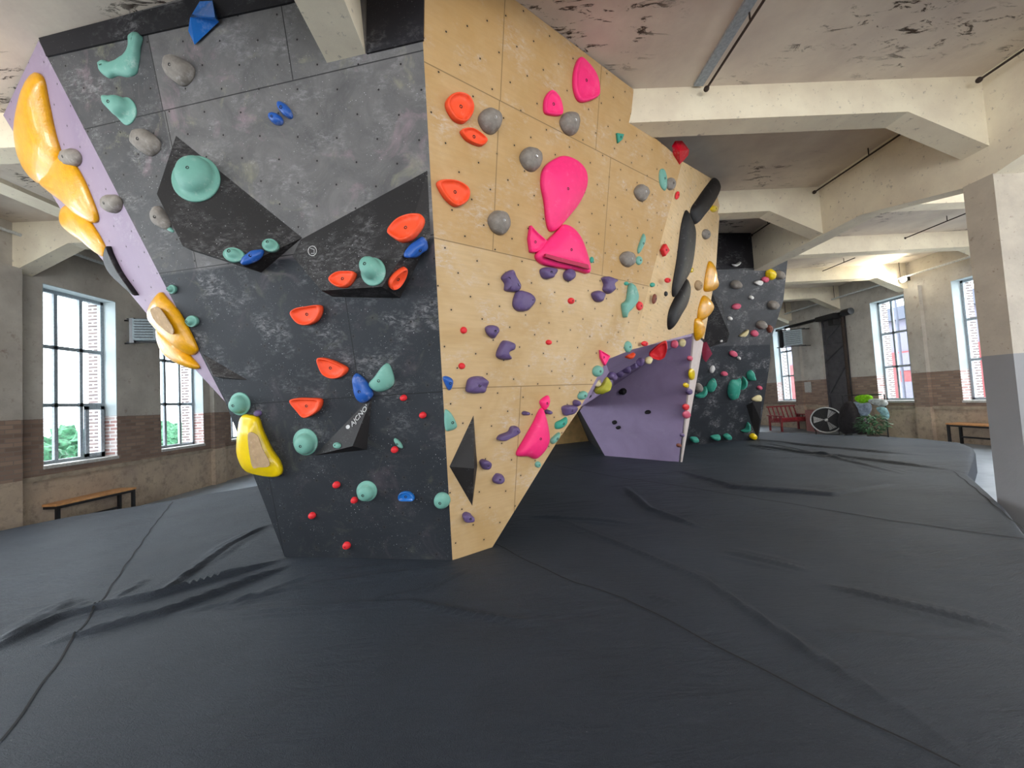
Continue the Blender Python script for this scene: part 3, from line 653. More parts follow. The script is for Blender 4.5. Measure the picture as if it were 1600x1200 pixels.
PR = dict(
 dome=[(1, 0, 0), (1, .14, 0), (.97, .34, 0), (.88, .6, 0), (.72, .82, 0), (.5, .94, 0), (.25, 1, 0)],
 lump=[(1, 0, 0), (1.02, .2, 0), (.98, .5, 0), (.84, .8, 0), (.6, .97, 0), (.3, 1, 0)],
 shell=[(1, 0, 0), (1.01, .35, 0), (1, .8, 0), (.95, .98, 0), (.89, 1, 0), (.84, .9, 0), (.76, .62, 0), (.55, .52, 0), (.25, .58, 0)],
 cap=[(1, 0, 0), (1, .3, 0), (.97, .42, 0), (.93, .46, 0), (.88, .42, 0), (.62, .66, .25), (.5, .84, .5), (.34, .96, .8), (.18, 1, 1)],
 ball=[(1, 0, 0), (1, .08, 0), (.97, .13, 0), (.90, .15, 0), (.79, .17, .55), (.75, .4, .8), (.70, .62, .9), (.58, .84, 1), (.40, .96, 1), (.2, 1, 1)],
 plate=[(1, 0, 0), (1, .7, 0), (.96, .95, 0), (.9, 1, 0), (.5, 1, 0)],
 rim=[(1, 0, 0), (1, .3, 0), (.96, .5, 0), (.9, .55, 0), (.84, .62, 0), (.66, .9, 0), (.4, 1, 0)],
 crest=[(1, 0, 0), (1, .2, 0), (.95, .36, 0), (.86, .55, .1), (.70, .78, .2), (.50, .93, .3), (.28, 1, .3), (.12, 1, .3)],
 flat=[(1, 0, 0), (.97, .8, 0), (.9, 1, 0), (.45, 1, 0)],
)
def E(cx, cy, rx, ry=None, rot=0, n=24):
    ry = ry or rx; a = R(rot)
    return [(cx+rx*math.cos(t)*math.cos(a)-ry*math.sin(t)*math.sin(a), cy+rx*math.cos(t)*math.sin(a)+ry*math.sin(t)*math.cos(a)) for t in [2*math.pi*i/n for i in range(n)]]
def smooth_loop(pts, k=5):
    n = len(pts); out = []
    for i in range(n):
        p0, p1, p2, p3 = [Vector((*pts[(i+j-1) % n], 0)) for j in range(4)]
        for s in range(k):
            t = s/k; q = .5*((2*p1)+(p2-p0)*t+(2*p0-5*p1+4*p2-p3)*t*t+(3*p1-p0-3*p2+p3)*t**3); out.append((q.x, q.y))
    return out
hcount = [0]
def half_widths(loop):
    n = len(loop); P_ = [Vector(q) for q in loop]; area = sum(P_[i].x*P_[(i+1) % n].y-P_[(i+1) % n].x*P_[i].y for i in range(n)); sg = 1 if area > 0 else -1; N = []; W = []
    for i in range(n):
        d = (P_[(i+1) % n]-P_[i-1]).normalized(); N.append(Vector((-d.y, d.x))*sg)
    for i in range(n):
        best = .3
        for j in range(n):
            a, b = P_[j], P_[(j+1) % n]
            if j in (i, (i-1) % n): continue
            e = b-a; q = N[i]; den = q.x*e.y-q.y*e.x
            if abs(den) < 1e-9: continue
            r = a-P_[i]; t = (r.x*e.y-r.y*e.x)/den; s = (r.x*q.y-r.y*q.x)/den
            if t > 1e-4 and 0 <= s <= 1: best = min(best, t)
        W.append(best/2)
    for _ in range(4): W = [min(W[i], (W[i-1]+W[i]+W[(i+1) % n])/3) for i in range(n)]
    for _ in range(6): N = [(N[i-1]+N[i]*2+N[(i+1) % n]).normalized() for i in range(n)]
    return [(N[i].x*W[i], N[i].y*W[i]) for i in range(n)]
def ring_mesh(loop, prof, h, offv=(0, 0), lump=0.0, seed=0, inset=False):
    n = len(loop); v = []; f = []
    if inset:
        hw = half_widths(loop)
        for s, hh, of in prof:
            k = max(0, 1-s)*.92
            for (a, b), (p, q) in zip(loop, hw): v.append((a+p*k, b+q*k, hh*h*(1 if s > .4 else .98)+mn.noise(Vector((a*14+seed, b*14, hh)))*lump*.4*(hh > .05)))
        for i in range(len(prof)-1):
            for j in range(n): f.append((i*n+j, i*n+(j+1) % n, (i+1)*n+(j+1) % n, (i+1)*n+j))
        f.append(tuple(reversed(range(n)))); f.append(tuple((len(prof)-1)*n+j for j in range(n)))
        v.append(v[0]); v.pop(); return v, f
    for (s, hh, of) in prof:
        for (a, b) in loop:
            x, y, z = a*s+offv[0]*of, b*s+offv[1]*of, hh*h
            if lump and hh > .05:
                q = mn.noise(Vector((x*14+seed, y*14, z*14)))*lump; x += q*.4*(a or 0)/max(.02, math.hypot(a, b))*.03/.03*1.0; z += q*.6
                y += q*.3*b/max(.02, math.hypot(a, b))
            v.append((x, y, z))
    for i in range(len(prof)-1):
        for j in range(n): f.append((i*n+j, i*n+(j+1) % n, (i+1)*n+(j+1) % n, (i+1)*n+j))
    f.append(tuple(reversed(range(n)))); s, hh, of = prof[-1]; k = (len(prof)-1)*n; v.append((offv[0]*of, offv[1]*of, hh*h)); c = len(v)-1
    for j in range(n): f.append((k+j, k+(j+1) % n, c))
    return v, f
def hold(P, px, h, prof, col, label, off=(0, 0), sharp=False, lump=0.0, bolt=True, lift_=0.0, name='climbing_hold', cat='climbing hold', group=None, boltmat=None, boltpos=None, inset=False):
    hcount[0] += 1
    pts = px if (sharp or len(px) >= 20) else smooth_loop(px)
    W = [P.hit(a, b, lift_) for a, b in pts]; c = sum(W, Vector())/len(W)
    d_ = (c-EYE).normalized(); din = d_-P.n*d_.dot(P.n); sh = din*(.34*h/d_.dot(P.n)); sh = sh*min(1, .12/max(sh.length, 1e-6)); W = [w+sh for w in W]; c = c+sh; L = [((w-c).dot(P.u), (w-c).dot(P.v)) for w in W]
    if sharp:   # densify straight edges
        M_ = []; n = len(L)
        for i in range(n):
            for k in range(4): t = k/4; M_.append((L[i][0]*(1-t)+L[(i+1) % n][0]*t, L[i][1]*(1-t)+L[(i+1) % n][1]*t))
        L = M_
    size = max(math.hypot(*q) for q in L); v, f = ring_mesh(L, PR[prof], h, (off[0]*size, off[1]*size), lump, hcount[0]*3.7, inset)
    if inset: bolt = False
    o = mesh(name, v, f, HM[col] if isinstance(col, str) else col, None, P.mat(c-P.n*.002), True); T(o, label, cat, group)
    if bolt and size > .045:
        top = v[-1] if boltpos is None else None
        k = min(.014, size*.16); bx, by = (top[0], top[1]) if boltpos is None else boltpos
        bz = (v[-1][2] if boltpos is None else h)
        bl = [(bx+k*math.cos(t), by+k*math.sin(t)) for t in [i*math.pi/4 for i in range(8)]]
        mesh('bolt', [(a, b, bz-.01) for a, b in bl]+[(a, b, bz+.003) for a, b in bl]+[(bx, by, bz-.003)], [(i, (i+1) % 8, 8+(i+1) % 8, 8+i) for i in range(8)]+[(8+i, 8+(i+1) % 8, 16) for i in range(8)], boltmat or M_bolt, o, P.mat(c-P.n*.002))
    return o
def volume(P, verts, faces, material, label, name='climbing_volume', cat='volume'):
    W = [P.hit(a, b, h) for a, b, h in verts]; c = P.hit(verts[0][0], verts[0][1])
    L = [((w-c).dot(P.u), (w-c).dot(P.v), (w-c).dot(P.n)) for w in W]
    L = [(a, b, -.002 if abs(h) < 1e-4 and q[2] == 0 else h) for (a, b, h), q in zip(L, verts)]
    o = mesh(name, L, faces, material, None, P.mat(c)); T(o, label, cat); return o, W
def hof(P, a, b, c_, x, y):
    Q = plane3(P.hit(*a), P.hit(*b), P.hit(*c_)); return (Q.hit(x, y)-P.p).dot(P.n)
def facet_plane(W, i, j, k): return plane3(W[i], W[j], W[k])

M_vol = panel_material('black_textured_volume', C(34, 32, 33), C(40, 38, 39), .2, [], [], False, tints=False, speck=.85)
# volume 1: upper left kite with a deep lower nose
t1 = ((275, 211, 0), (473, 371, 0), (378, 415, .20))
hE, hD = hof(PA, *t1, 245, 303), hof(PA, *t1, 286, 385)
v1, W1 = volume(PA, [(275, 211, 0), (245, 303, hE), (286, 385, hD), (378, 415, .20), (473, 371, 0), (300, 392, 0), (408, 426, 0), (252, 300, 0)],
   [(0, 1, 2), (0, 2, 3), (0, 3, 4), (0, 7, 1), (1, 7, 5, 2), (2, 5, 6, 3), (3, 6, 4)], M_vol, 'large black kite shaped volume on the dark face, carrying the biggest teal knob')
F1 = facet_plane(W1, 0, 2, 3)
t2 = ((470, 373, 0), (668, 265, 0), (597, 448, .24))
v2, W2 = volume(PA, [(470, 373, 0), (668, 265, 0), (673, 371, 0), (630, 398, hof(PA, *t2, 630, 398)), (597, 448, .24), (502, 454, hof(PA, *t2, 502, 454)), (457, 400, hof(PA, *t2, 457, 400)), (672, 446, 0), (625, 466, 0), (520, 464, 0), (462, 398, 0)],
   [(0, 6, 5), (0, 5, 4), (0, 4, 3), (0, 3, 1), (1, 3, 2), (2, 3, 4, 8), (2, 8, 7), (4, 5, 9, 8), (5, 6, 10, 9), (6, 0, 10)], M_vol, 'large black faceted volume at the plywood corner with orange and teal holds on it')
F2 = facet_plane(W2, 0, 4, 3); F2b = facet_plane(W2, 2, 3, 4)
v3, W3 = volume(PA, [(582, 617, 0), (490, 712, 0), (551, 697, .13), (573, 703, 0), (545, 706, 0)], [(0, 1, 2), (0, 2, 3), (1, 4, 2), (2, 4, 3)], M_vol, 'slim black wedge volume with white lettering, low on the dark face')
F3 = facet_plane(W3, 0, 1, 2)
v4, W4 = volume(PB, [(740, 648, 0), (702, 729, 0), (738, 791, 0), (741, 732, .16), (746, 728, 0)], [(0, 1, 3), (1, 2, 3), (0, 3, 4), (2, 4, 3)], M_vol, 'tall narrow black diamond volume low on the plywood face')
v5, W5 = volume(PA, [(316, 552, 0), (388, 594, 0), (334, 588, .08), (330, 583, 0), (350, 592, 0)], [(0, 3, 2), (0, 2, 1), (1, 2, 4), (2, 3, 4)], M_vol, 'small black pointed volume at the left edge of the dark face')
v6, W6 = volume(PA, [(312, 2, .02), (332, 1, .02), (297, 27, .10), (336, 27, .12), (342, 34, .02), (304, 70, .02), (294, 48, .02), (300, 22, .02)], [(0, 7, 2, 3, 1), (1, 3, 4), (2, 6, 5), (2, 5, 4, 3), (7, 6, 2)], HM['sky'], 'glossy blue faceted volume at the top of the dark face')
v6.name = 'climbing_volume'
# lettering on volume 3 and ring emblem on volume 2
M_ink = plain('white_print', C(200, 200, 200), .6)
def lettering(body, P, a, b, parent, h=.05, material=None):
    cu = bpy.data.curves.new('lettering', 'FONT'); cu.body = body; cu.align_x = 'CENTER'; cu.align_y = 'CENTER'; cu.size = h; cu.extrude = .0012; cu.offset = -.0004
    t = bpy.data.objects.new('lettering', cu); me = bpy.data.meshes.new_from_object(t); bpy.data.objects.remove(t)
    A_ = P.hit(*a, .004); B_ = P.hit(*b, .004); d = (B_-A_).normalized(); u2 = P.n.cross(d); M = Matrix((( d.x, u2.x, P.n.x, 0), (d.y, u2.y, P.n.y, 0), (d.z, u2.z, P.n.z, 0), (0, 0, 0, 1))); M.translation = (A_+B_)/2
    k = (B_-A_).length/max(.01, max(v.co.x for v in me.vertices)-min(v.co.x for v in me.vertices))
    for v in me.vertices: v.co.x *= k
    me.materials.append(material or M_ink); o = bpy.data.objects.new('lettering', me); COL.objects.link(o); o.parent = parent; o.matrix_basis = wmat(parent).inverted() @ M; return o
lettering('AJCNO\'', F3, (549, 664), (574, 635), v3, .075)
rp = [F2.hit(a, b, .004) for a, b in E(488, 392, 6.5, 7.5, 0, 20)]; MB().tube(rp, .0035, 6, True).build('ring_emblem', M_ink, v2)
MB().tube([F2.hit(485, 388, .004), F2.hit(491, 390, .004), F2.hit(491, 396, .004), F2.hit(486, 396, .004)], .003, 6).build('emblem_stroke', M_ink, v2)
mesh('print_dot', [F3.hit(a, b, .003) for a, b in E(543.5, 667, 3.4, 3, -45, 14)], [tuple(range(14))], M_ink, v3)

# ---- dark face: teal and grey
H = hold
H(PA, [(210,49),(217,52),(220,60),(217,74),(214,100),(210,114),(197,119),(182,117),(169,121),(157,113),(153,100),(160,93),(174,96),(188,88),(198,79),(202,70),(202,56)], .05, 'dome', 'teal', 'teal boomerang shaped hold at the top left of the dark face', lump=.02, inset=True)
H(PA, [(165,151),(180,151),(195,150),(205,160),(208,175),(201,189),(191,193),(180,183),(167,168)], .09, 'ball', 'teal', 'teal scooped hold with a round knob, directly below the teal boomerang hold', off=(-.25,.2))
H(PA, [(260,88),(274,86),(289,94),(299,105),(296,120),(285,131),(273,128),(260,117),(254,103)], .10, 'dome', 'grey', 'grey stone-like hold right of the teal boomerang hold on the dark face', lump=.02)
H(PA, [(208,204),(220,200),(235,208),(246,221),(243,235),(231,242),(217,236),(204,221)], .09, 'dome', 'grey', 'grey stone-like hold just above left of the black kite volume', lump=.02)
H(PA, [(233,331),(240,322),(251,325),(263,345),(262,357),(250,356),(237,346)], .06, 'dome', 'grey', 'pale grey hold touching the lower left edge of the black kite volume', lump=.02)
H(PA, [(255,350),(262,352),(271,360),(268,363),(258,357)], .02, 'dome', 'teal', 'thin teal sliver hold below the pale grey hold beside the kite volume', bolt=False)
H(F1, E(301, 275, 38, 36, 0, 40), .13, 'ball', 'teal', 'biggest teal hold, a ball on a disc, on the black kite volume', off=(.06,.08))
H(F1, E(365, 398, 17, 11, 8, 30), .08, 'cap', 'teal', 'oval pale teal hold at the lower tip of the black kite volume', off=(-.1,.1))
H(F1, E(422, 383, 13, 10, 10, 30), .07, 'cap', 'teal', 'smaller pale teal hold near the right point of the black kite volume', off=(0,.1))
H(F1, [(377,405),(392,394),(410,390),(408,400),(398,408),(380,413)], .05, 'lump', 'blue', 'blue hold between the two small teal holds on the kite volume', lump=.02)
H(PA, E(444, 171, 16, 7, 52), .06, 'dome', 'blue', 'upper of two small royal blue pinch holds high on the dark face', group=None)
H(PA, E(430, 185, 12, 8, 40), .06, 'dome', 'blue', 'lower of two small royal blue pinch holds high on the dark face')
# volume 2 holds
H(F2, [(608,362),(622,345),(642,337),(660,338),(660,352),(646,371),(629,378),(614,371)], .06, 'shell', 'orange', 'largest orange-red hold, at the upper right of the corner volume')
H(F2, E(579, 422, 19, 22, 5, 36), .12, 'ball', 'teal', 'teal ball hold at the bottom of the corner volume between two orange holds', off=(.0,.16))
H(F2, [(516,437),(527,427),(542,425),(556,427),(550,441),(539,449),(525,447)], .05, 'shell', 'orange', 'orange-red hold left of the teal ball on the corner volume')
H(F2b, [(633,418),(632,431),(622,447),(611,451),(609,440),(618,427)], .05, 'shell', 'orange', 'narrow orange-red hold on the shaded underside of the corner volume')
H(F2b, [(663,372),(666,386),(651,399),(634,402),(640,389),(652,378)], .07, 'lump', 'blue', 'chalky blue hold tucked under the largest orange hold beside the plywood corner', lump=.02)
# lower dark face
H(PA, [(456,490),(464,482),(480,479),(500,477),(503,487),(496,501),(482,508),(467,505)], .06, 'shell', 'orange', 'orange-red shell hold on the dark face, first below the corner volume')
H(PA, [(498,560),(510,560),(527,566),(543,576),(535,588),(520,591),(507,585),(500,572)], .06, 'shell', 'orange', 'orange-red shell hold tilted down to the right, middle of the dark face')
H(PA, [(455,626),(466,622),(484,622),(502,624),(501,637),(491,647),(477,652),(466,641)], .06, 'shell', 'orange', 'lowest orange-red shell hold, above the round teal hold on the dark face')
H(PA, [(555,584),(570,595),(581,614),(577,624),(567,630),(559,625),(552,602)], .08, 'lump', 'blue', 'bright blue hold at the tip of the wedge volume', lump=.02)
H(PA, [(602,568),(611,579),(614,600),(598,612),(583,610),(575,601),(585,588)], .07, 'dome', 'teal', 'pale teal fin shaped hold right of the bright blue hold', lump=.01)
H(PA, E(474, 692, 19, 21, -15, 36), .10, 'ball', 'teal', 'round teal hold left of the lettered wedge volume', off=(.1,-.1))
H(PA, E(371, 632, 16, 18, -10, 36), .10, 'ball', 'teal', 'round teal hold at the left edge of the dark face above the yellow teardrop', off=(.1,0))
H(PA, E(402, 646, 6, 5), .03, 'dome', 'purple', 'tiny purple hold just above right of the yellow teardrop hold')
H(F3, E(526, 696, 5.5, 5, 0), .03, 'dome', 'teal', 'tiny teal button on the lettered wedge volume')
H(PA, E(622, 693, 10, 3.5, 50), .03, 'dome', 'teal', 'pale teal sliver beside a red button on the lower dark face')
H(PA, E(571, 769, 16, 16, 0, 36), .08, 'ball', 'teal', 'round teal hold low in the middle of the dark face', off=(.0,-.1))
H(PA, [(623,775),(627,769),(638,768),(646,774),(647,781),(636,782),(625,781)], .04, 'shell', 'sky', 'small half-round light blue hold between two round teal holds near the floor')
H(PA, E(690, 783, 12.5, 12.5, 0, 30), .07, 'dome', 'teal', 'round teal hold low on the dark face touching the plywood corner')
H(PA, E(268, 452, 6, 7), .06, 'cap', 'teal', 'tiny teal knob near the left edge of the dark face, upper one', off=(-.1,0))
H(PA, E(299, 502, 9, 9), .07, 'cap', 'teal', 'small teal knob near the left edge of the dark face beside the yellow hold', off=(-.1,0))
for (x, y, r, l) in ((630,622,5.2,'small red button hold on the dark face, highest of the red buttons'), (660,649,5.4,'small red button hold nearest the pale teal hold on the plywood corner edge'), (616,703,5.5,'small red button hold just below the teal sliver'), (525,758,5.6,'small red button hold upper left of the low round teal hold'), (553,782,5.2,'small red button hold touching the low round teal hold'), (487,806,5.4,'small red button hold nearest the lower left corner of the dark face'), (541,853,6,'lowest small red button hold, just above the mat')):
    H(PA, E(x, y, r, r*.95), .04, 'dome', 'red', l)
# yellow teardrop with a worn pad
yb = H(PA, [(388,650),(400,655),(407,675),(420,702),(433,722),(437,738),(430,745),(408,743),(384,735),(372,712),(371,690),(374,664),(378,650)], .13, 'rim', 'lemon', "yellow teardrop hold with a worn tan pad at the dark face's lower left", bolt=False)
def pad(parent, P, px, h, name='grip_pad', thick=.006):
    W = [P.hit(a, b, h) for a, b in smooth_loop(px)]; v = W+[w+P.n*thick for w in W]; n = len(W)
    return mesh(name, v, [tuple(range(n)), tuple(range(2*n-1, n-1, -1))]+[(i, (i+1) % n, n+(i+1) % n, n+i) for i in range(n)], HM['tan'], parent)
T(pad(yb, PA, [(388,679),(402,680),(410,700),(422,726),(405,730),(394,727)], .122), 'worn tan grip pad')

# ---- lilac face
H(PD, [(49,115),(61,122),(69,158),(79,205),(90,246),(84,272),(70,286),(52,282),(37,260),(29,215),(31,180),(40,138)], .14, 'crest', 'yellow', 'longest glossy yellow hold at the top of the lilac face', bolt=False)
H(PD, [(88,246),(104,249),(120,272),(133,300),(146,335),(143,347),(124,340),(100,318),(76,300),(60,284),(74,268)], .11, 'crest', 'yellow', 'second glossy yellow hold from the top of the lilac face', bolt=False)
H(PD, [(94,325),(110,320),(126,332),(148,364),(160,388),(158,401),(137,384),(106,362),(92,345)], .09, 'crest', 'yellow', 'third glossy yellow hold from the top, above the black blade hold', bolt=False)
H(PD, [(170,385),(176,399),(191,428),(214,461),(196,447),(175,426),(166,405)], .05, 'plate', 'black', 'thin black blade hold on the lilac face between yellow holds', bolt=False)
yh = H(PD, [(244,459),(255,467),(276,493),(300,540),(300,552),(290,553),(268,534),(241,508),(229,486)], .12, 'crest', 'yellow', 'glossy yellow hold with a worn tan patch, fourth on the lilac face', bolt=False)
T(pad(yh, PD, [(236,484),(248,480),(262,498),(272,516),(268,522),(254,512),(242,500)], .115), 'worn tan grip pad')
H(PD, [(243,510),(258,518),(277,536),(292,556),(306,573),(300,577),(280,570),(260,556),(247,535)], .10, 'crest', 'yellow', 'lowest glossy yellow hold on the lilac face, above the wall end', bolt=False)
H(PD, E(109, 246, 13, 15, -30), .08, 'dome', 'grey', 'grey hold on the lilac face, upper one, right of the yellow holds', lump=.02)
H(PD, E(173, 318, 13, 15, -20), .08, 'dome', 'grey', 'grey hold on the lilac face, lower one, at its right edge', lump=.02)

# ---- plywood face
H(PB, [(697,166),(701,152),(715,146),(730,151),(738,165),(736,180),(725,192),(709,187)], .06, 'shell', 'orange', 'roundest orange-red hold, top left of the plywood face')
H(PB, [(720,204),(735,201),(750,209),(760,220),(751,228),(735,223),(725,215)], .05, 'shell', 'orange', 'narrow orange-red hold just below the roundest one on the plywood')
H(PB, [(684,284),(707,282),(724,289),(732,299),(729,314),(713,323),(699,314),(688,299)], .06, 'shell', 'orange', 'orange-red hold on the plywood beside the corner volume')
for (x, y, a, b, l) in ((766,188,18,20,'grey stone-like hold right of the roundest orange hold'), (891,192,15,18,'grey stone-like hold right beside the small pink leaf hold on the plywood'), (830,248,17,19,'grey stone-like hold upper left of the big pink teardrop'), (780,347,17,19,'grey stone-like hold lower left of the big pink teardrop'), (1003,301,11,13,'grey hold on the plywood below the tiny teal fin'), (981,405,12,12,'grey hold above the teal fish shaped hold')):
    H(PB, [(x-a*.9, y-b*.2), (x-a*.5, y-b*.85), (x+a*.1, y-b), (x+a*.8, y-b*.65), (x+a, y+b*.1), (x+a*.7, y+b*.8), (x+a*.1, y+b), (x-a*.55, y+b*.6)], .10 if a > 13 else .08, 'dome', 'grey', l, lump=.02, boltmat=M_bolt_l)
H(PB, [(905,91),(917,99),(930,117),(935,137),(932,152),(907,159),(897,140),(897,112)], .05, 'shell', 'pink', 'hot pink leaf hold highest on the plywood')
H(PB, [(860,142),(870,149),(876,162),(877,179),(862,180),(851,175),(851,155)], .045, 'shell', 'pink', 'small hot pink leaf hold left of the highest pink one')
H(PB, [(870,247),(886,244),(904,252),(916,268),(917,290),(906,316),(891,336),(872,357),(861,359),(856,342),(853,314),(848,286),(852,262)], .11, 'rim', 'pink', 'big hot pink teardrop hold in the middle of the plywood')
pk = H(PB, [(882,351),(897,358),(910,377),(920,408),(921,426),(902,422),(869,417),(848,411),(840,398),(853,380),(871,362)], .13, 'rim', 'pink', 'hot pink triangular hold with a dark slot, below the pink teardrop')
sp_ = [PB.hit(a, b, .098) for a, b in [(849,402),(870,409),(900,416),(918,421),(916,414),(895,409),(868,402),(850,397)]]
mesh('grip_slot', sp_+[p+PB.n*.03 for p in sp_], [tuple(range(8)), tuple(range(15, 7, -1))]+[(i, (i+1) % 8, 8+(i+1) % 8, 8+i) for i in range(8)], holdmat('deep_pink', C(180, 20, 70)), pk)
H(PB, [(828,353),(838,364),(853,377),(842,392),(834,395),(828,394),(825,373)], .05, 'shell', 'pink', 'small pink fin hold left of the pink triangle hold', sharp=True)
H(PB, [(846,640),(852,645),(859,680),(855,700),(840,717),(827,714),(809,711),(822,685),(835,662)], .10, 'dome', 'pink', 'large hot pink chalky fan shaped hold low on the plywood')
H(PB, [(857,618),(859,630),(852,641),(846,634),(845,626)], .05, 'dome', 'pink', 'small pink hold on top of the large pink fan hold')
H(PB, [(937,547),(952,556),(944,571),(938,559)], .04, 'shell', 'pink', 'small pink triangle hold at the arch edge of the plywood', sharp=True)
pu = [([(802,422),(806,434),(813,447),(809,455),(791,454),(790,443),(785,434),(791,426)], 'purple twisted hold, upper half of the bow tie pair on the plywood'),
 ([(811,454),(828,458),(836,469),(826,484),(811,486),(803,477),(805,463)], 'purple twisted hold, lower half of the bow tie pair on the plywood'),
 ([(846,421),(857,417),(868,421),(866,430),(857,436),(848,432)], 'small purple hold under the left end of the pink triangle hold'),
 (E(890,430,8,9), 'small purple hold under the right end of the pink triangle hold'),
 ([(942,434),(952,432),(962,438),(958,444),(960,452),(952,459),(944,453),(945,444)], 'purple bone shaped hold left of the teal fish shaped hold'),
 ([(926,459),(935,454),(944,459),(940,471),(931,470)], 'small purple hold below left of the purple bone hold'),
 ([(760,512),(768,508),(778,512),(777,522),(772,529),(763,522)], 'small purple hold right of the upper red button on the plywood'),
 ([(789,532),(803,537),(802,546),(794,551),(797,561),(785,562),(777,556),(781,542)], 'purple C shaped hold below the bow tie pair'),
 ([(730,604),(734,592),(748,588),(760,594),(761,608),(753,614),(732,613)], 'large chalky purple hold on the seam near the plywood corner'),
 ([(778,687),(782,680),(795,675),(800,667),(809,667),(810,676),(800,683),(787,688)], 'purple bone shaped hold left of the large pink fan hold'),
 ([(751,722),(757,718),(766,724),(764,731),(756,733)], 'small purple hold right of the black diamond volume, upper one'),
 ([(771,750),(776,741),(784,742),(783,751),(775,756)], 'small purple hold right of the black diamond volume, lower one'),
 ([(724,806),(730,801),(739,806),(737,814),(728,815)], 'lowest purple hold on the plywood, below the black diamond volume'),
 (E(822,646,4.5,3.5), 'tiny dark purple hold left of the pink fan hold tip'), (E(857,644,4,4), 'tiny purple hold right of the pink fan hold tip'),
 ([(880,636),(890,633),(901,635),(897,644),(886,649),(881,646)], 'purple heart shaped hold at the lower edge of the arch'), (E(901,630,4,5), 'tiny purple hold above right of the heart shaped one')]
for px, l in pu: H(PB, px, .075, 'lump', 'purple', l, lump=.035, bolt=(len(px) < 20), inset=any(k in l for k in ('bone', 'C shaped', 'twisted')))
for (x, y, a, b, l) in ((725,516,5,5.5,'upper small red button hold near the plywood corner'), (722,572,5,5,'lower small red button hold near the plywood corner'), (858,535,4.5,4,'tiny red hold alone in the middle of the lower plywood'), (893,470,5,5,'tiny red hold between the pink triangle and the purple holds'), (1000,478,5,7,'bright red hold right of the teal fish shaped hold'), (1008,537,5,4,'small red hold on the arch edge beside the pale blue one')):
    H(PB, E(x, y, a, b), .03, 'dome', 'red', l)
H(PB, [(963,208),(974,210),(971,219),(965,224)], .03, 'flat', 'green', 'tiny teal fin hold high on the plywood', sharp=True)
H(PB, [(1032,266),(1038,264),(1042,278),(1041,297),(1034,292),(1031,280)], .04, 'dome', 'teal', 'blue-teal hold joined to a grey hold near the upper kink of the plywood')
H(PB, E(1049, 287, 7, 10), .05, 'dome', 'grey', 'grey hold joined to the blue-teal hold near the upper kink')
H(PB, [(1006,365),(1009,372),(1005,385),(999,396),(997,390),(1001,377)], .04, 'dome', 'teal', 'slim grey-teal blade hold above the teal fish shaped hold')
H(PB, E(999, 407, 5, 7), .03, 'dome', 'teal', 'small pale hold below the slim teal blade')
H(PB, [(984,444),(991,446),(996,462),(993,475),(979,490),(976,496),(974,487),(973,475),(980,468)], .07, 'lump', 'teal', 'teal fish shaped hold on the plywood above the arch', lump=.02, inset=True)
H(PB, E(979, 443, 3.5, 3), .02, 'dome', 'green', 'tiny green hold touching the top of the teal fish shaped hold', bolt=False)
H(PB, E(1020, 445, 3.8, 3.5), .02, 'dome', 'green', 'tiny green hold right of the teal fish shaped hold', bolt=False)
H(PB, E(925, 406, 3, 5), .02, 'dome', 'green', 'tiny green hold at the right edge of the pink triangle hold', bolt=False)
H(PB, [(1033,390),(1038,381),(1044,392),(1037,401)], .05, 'flat', 'red', 'red pointed hold left of the long black hold', sharp=True)
H(PB, E(1044, 438, 4.5, 4), .03, 'dome', 'red', 'tiny pink-red hold left of the lower end of the long black hold')
H(PB, E(1023, 467, 3, 8, 8), .03, 'dome', 'brown', 'slim brown hold on the plywood above the arch')
H(PB, E(1041, 459, 2.5, 4), .02, 'dome', 'black', 'tiny black hold above the slim brown hold', bolt=False)
H(PB, E(1059, 305, 3, 6.5, 10), .02, 'dome', 'red', 'tiny red oval hold beside the upper end of the long black holds')
H(PB, E(935, 580, 8, 9, 20), .05, 'dome', 'teal', 'pale teal hold on the slanting arch edge under the pink triangle')
H(PB, E(911, 618, 8, 6, -40), .05, 'dome', 'teal', 'pale teal hold on the arch edge above the purple heart hold')
H(PB, [(869,661),(878,656),(886,652),(886,661),(878,669),(869,670)], .05, 'dome', 'green', 'green hold on the arch edge under the purple heart hold')
H(PB, [(861,688),(868,680),(875,676),(872,686),(864,694)], .05, 'dome', 'teal', 'teal hold on the arch edge right of the pink fan hold')
H(PB, E(841, 726, 4.5, 5), .03, 'dome', 'teal', 'lowest tiny teal hold on the arch edge')
H(PB, E(982, 542, 5.5, 9), .04, 'dome', 'teal', 'pale blue hold standing on the arch edge')
H(PB, [(693,590),(700,588),(708,594),(706,606),(702,610),(697,602)], .05, 'dome', 'blue', 'small blue hold on the plywood at the corner edge')
H(PB, [(696,642),(704,644),(712,658),(714,668),(705,673),(697,671)], .05, 'dome', 'teal', 'pale teal fin hold on the plywood at the corner edge')
cr_, Wc = volume(PB, [(1050,228,0), (1055,220,.03), (1066,220,.05), (1077,234,.05), (1076,242,0), (1062,258,0), (1052,242,0), (1062,236,.11)], [(0,1,7), (1,2,7), (2,3,7), (3,4,7), (4,5,7), (5,6,7), (6,0,7)], HM['crimson'], 'crimson pointed volume on the top edge of the plywood near its far corner')
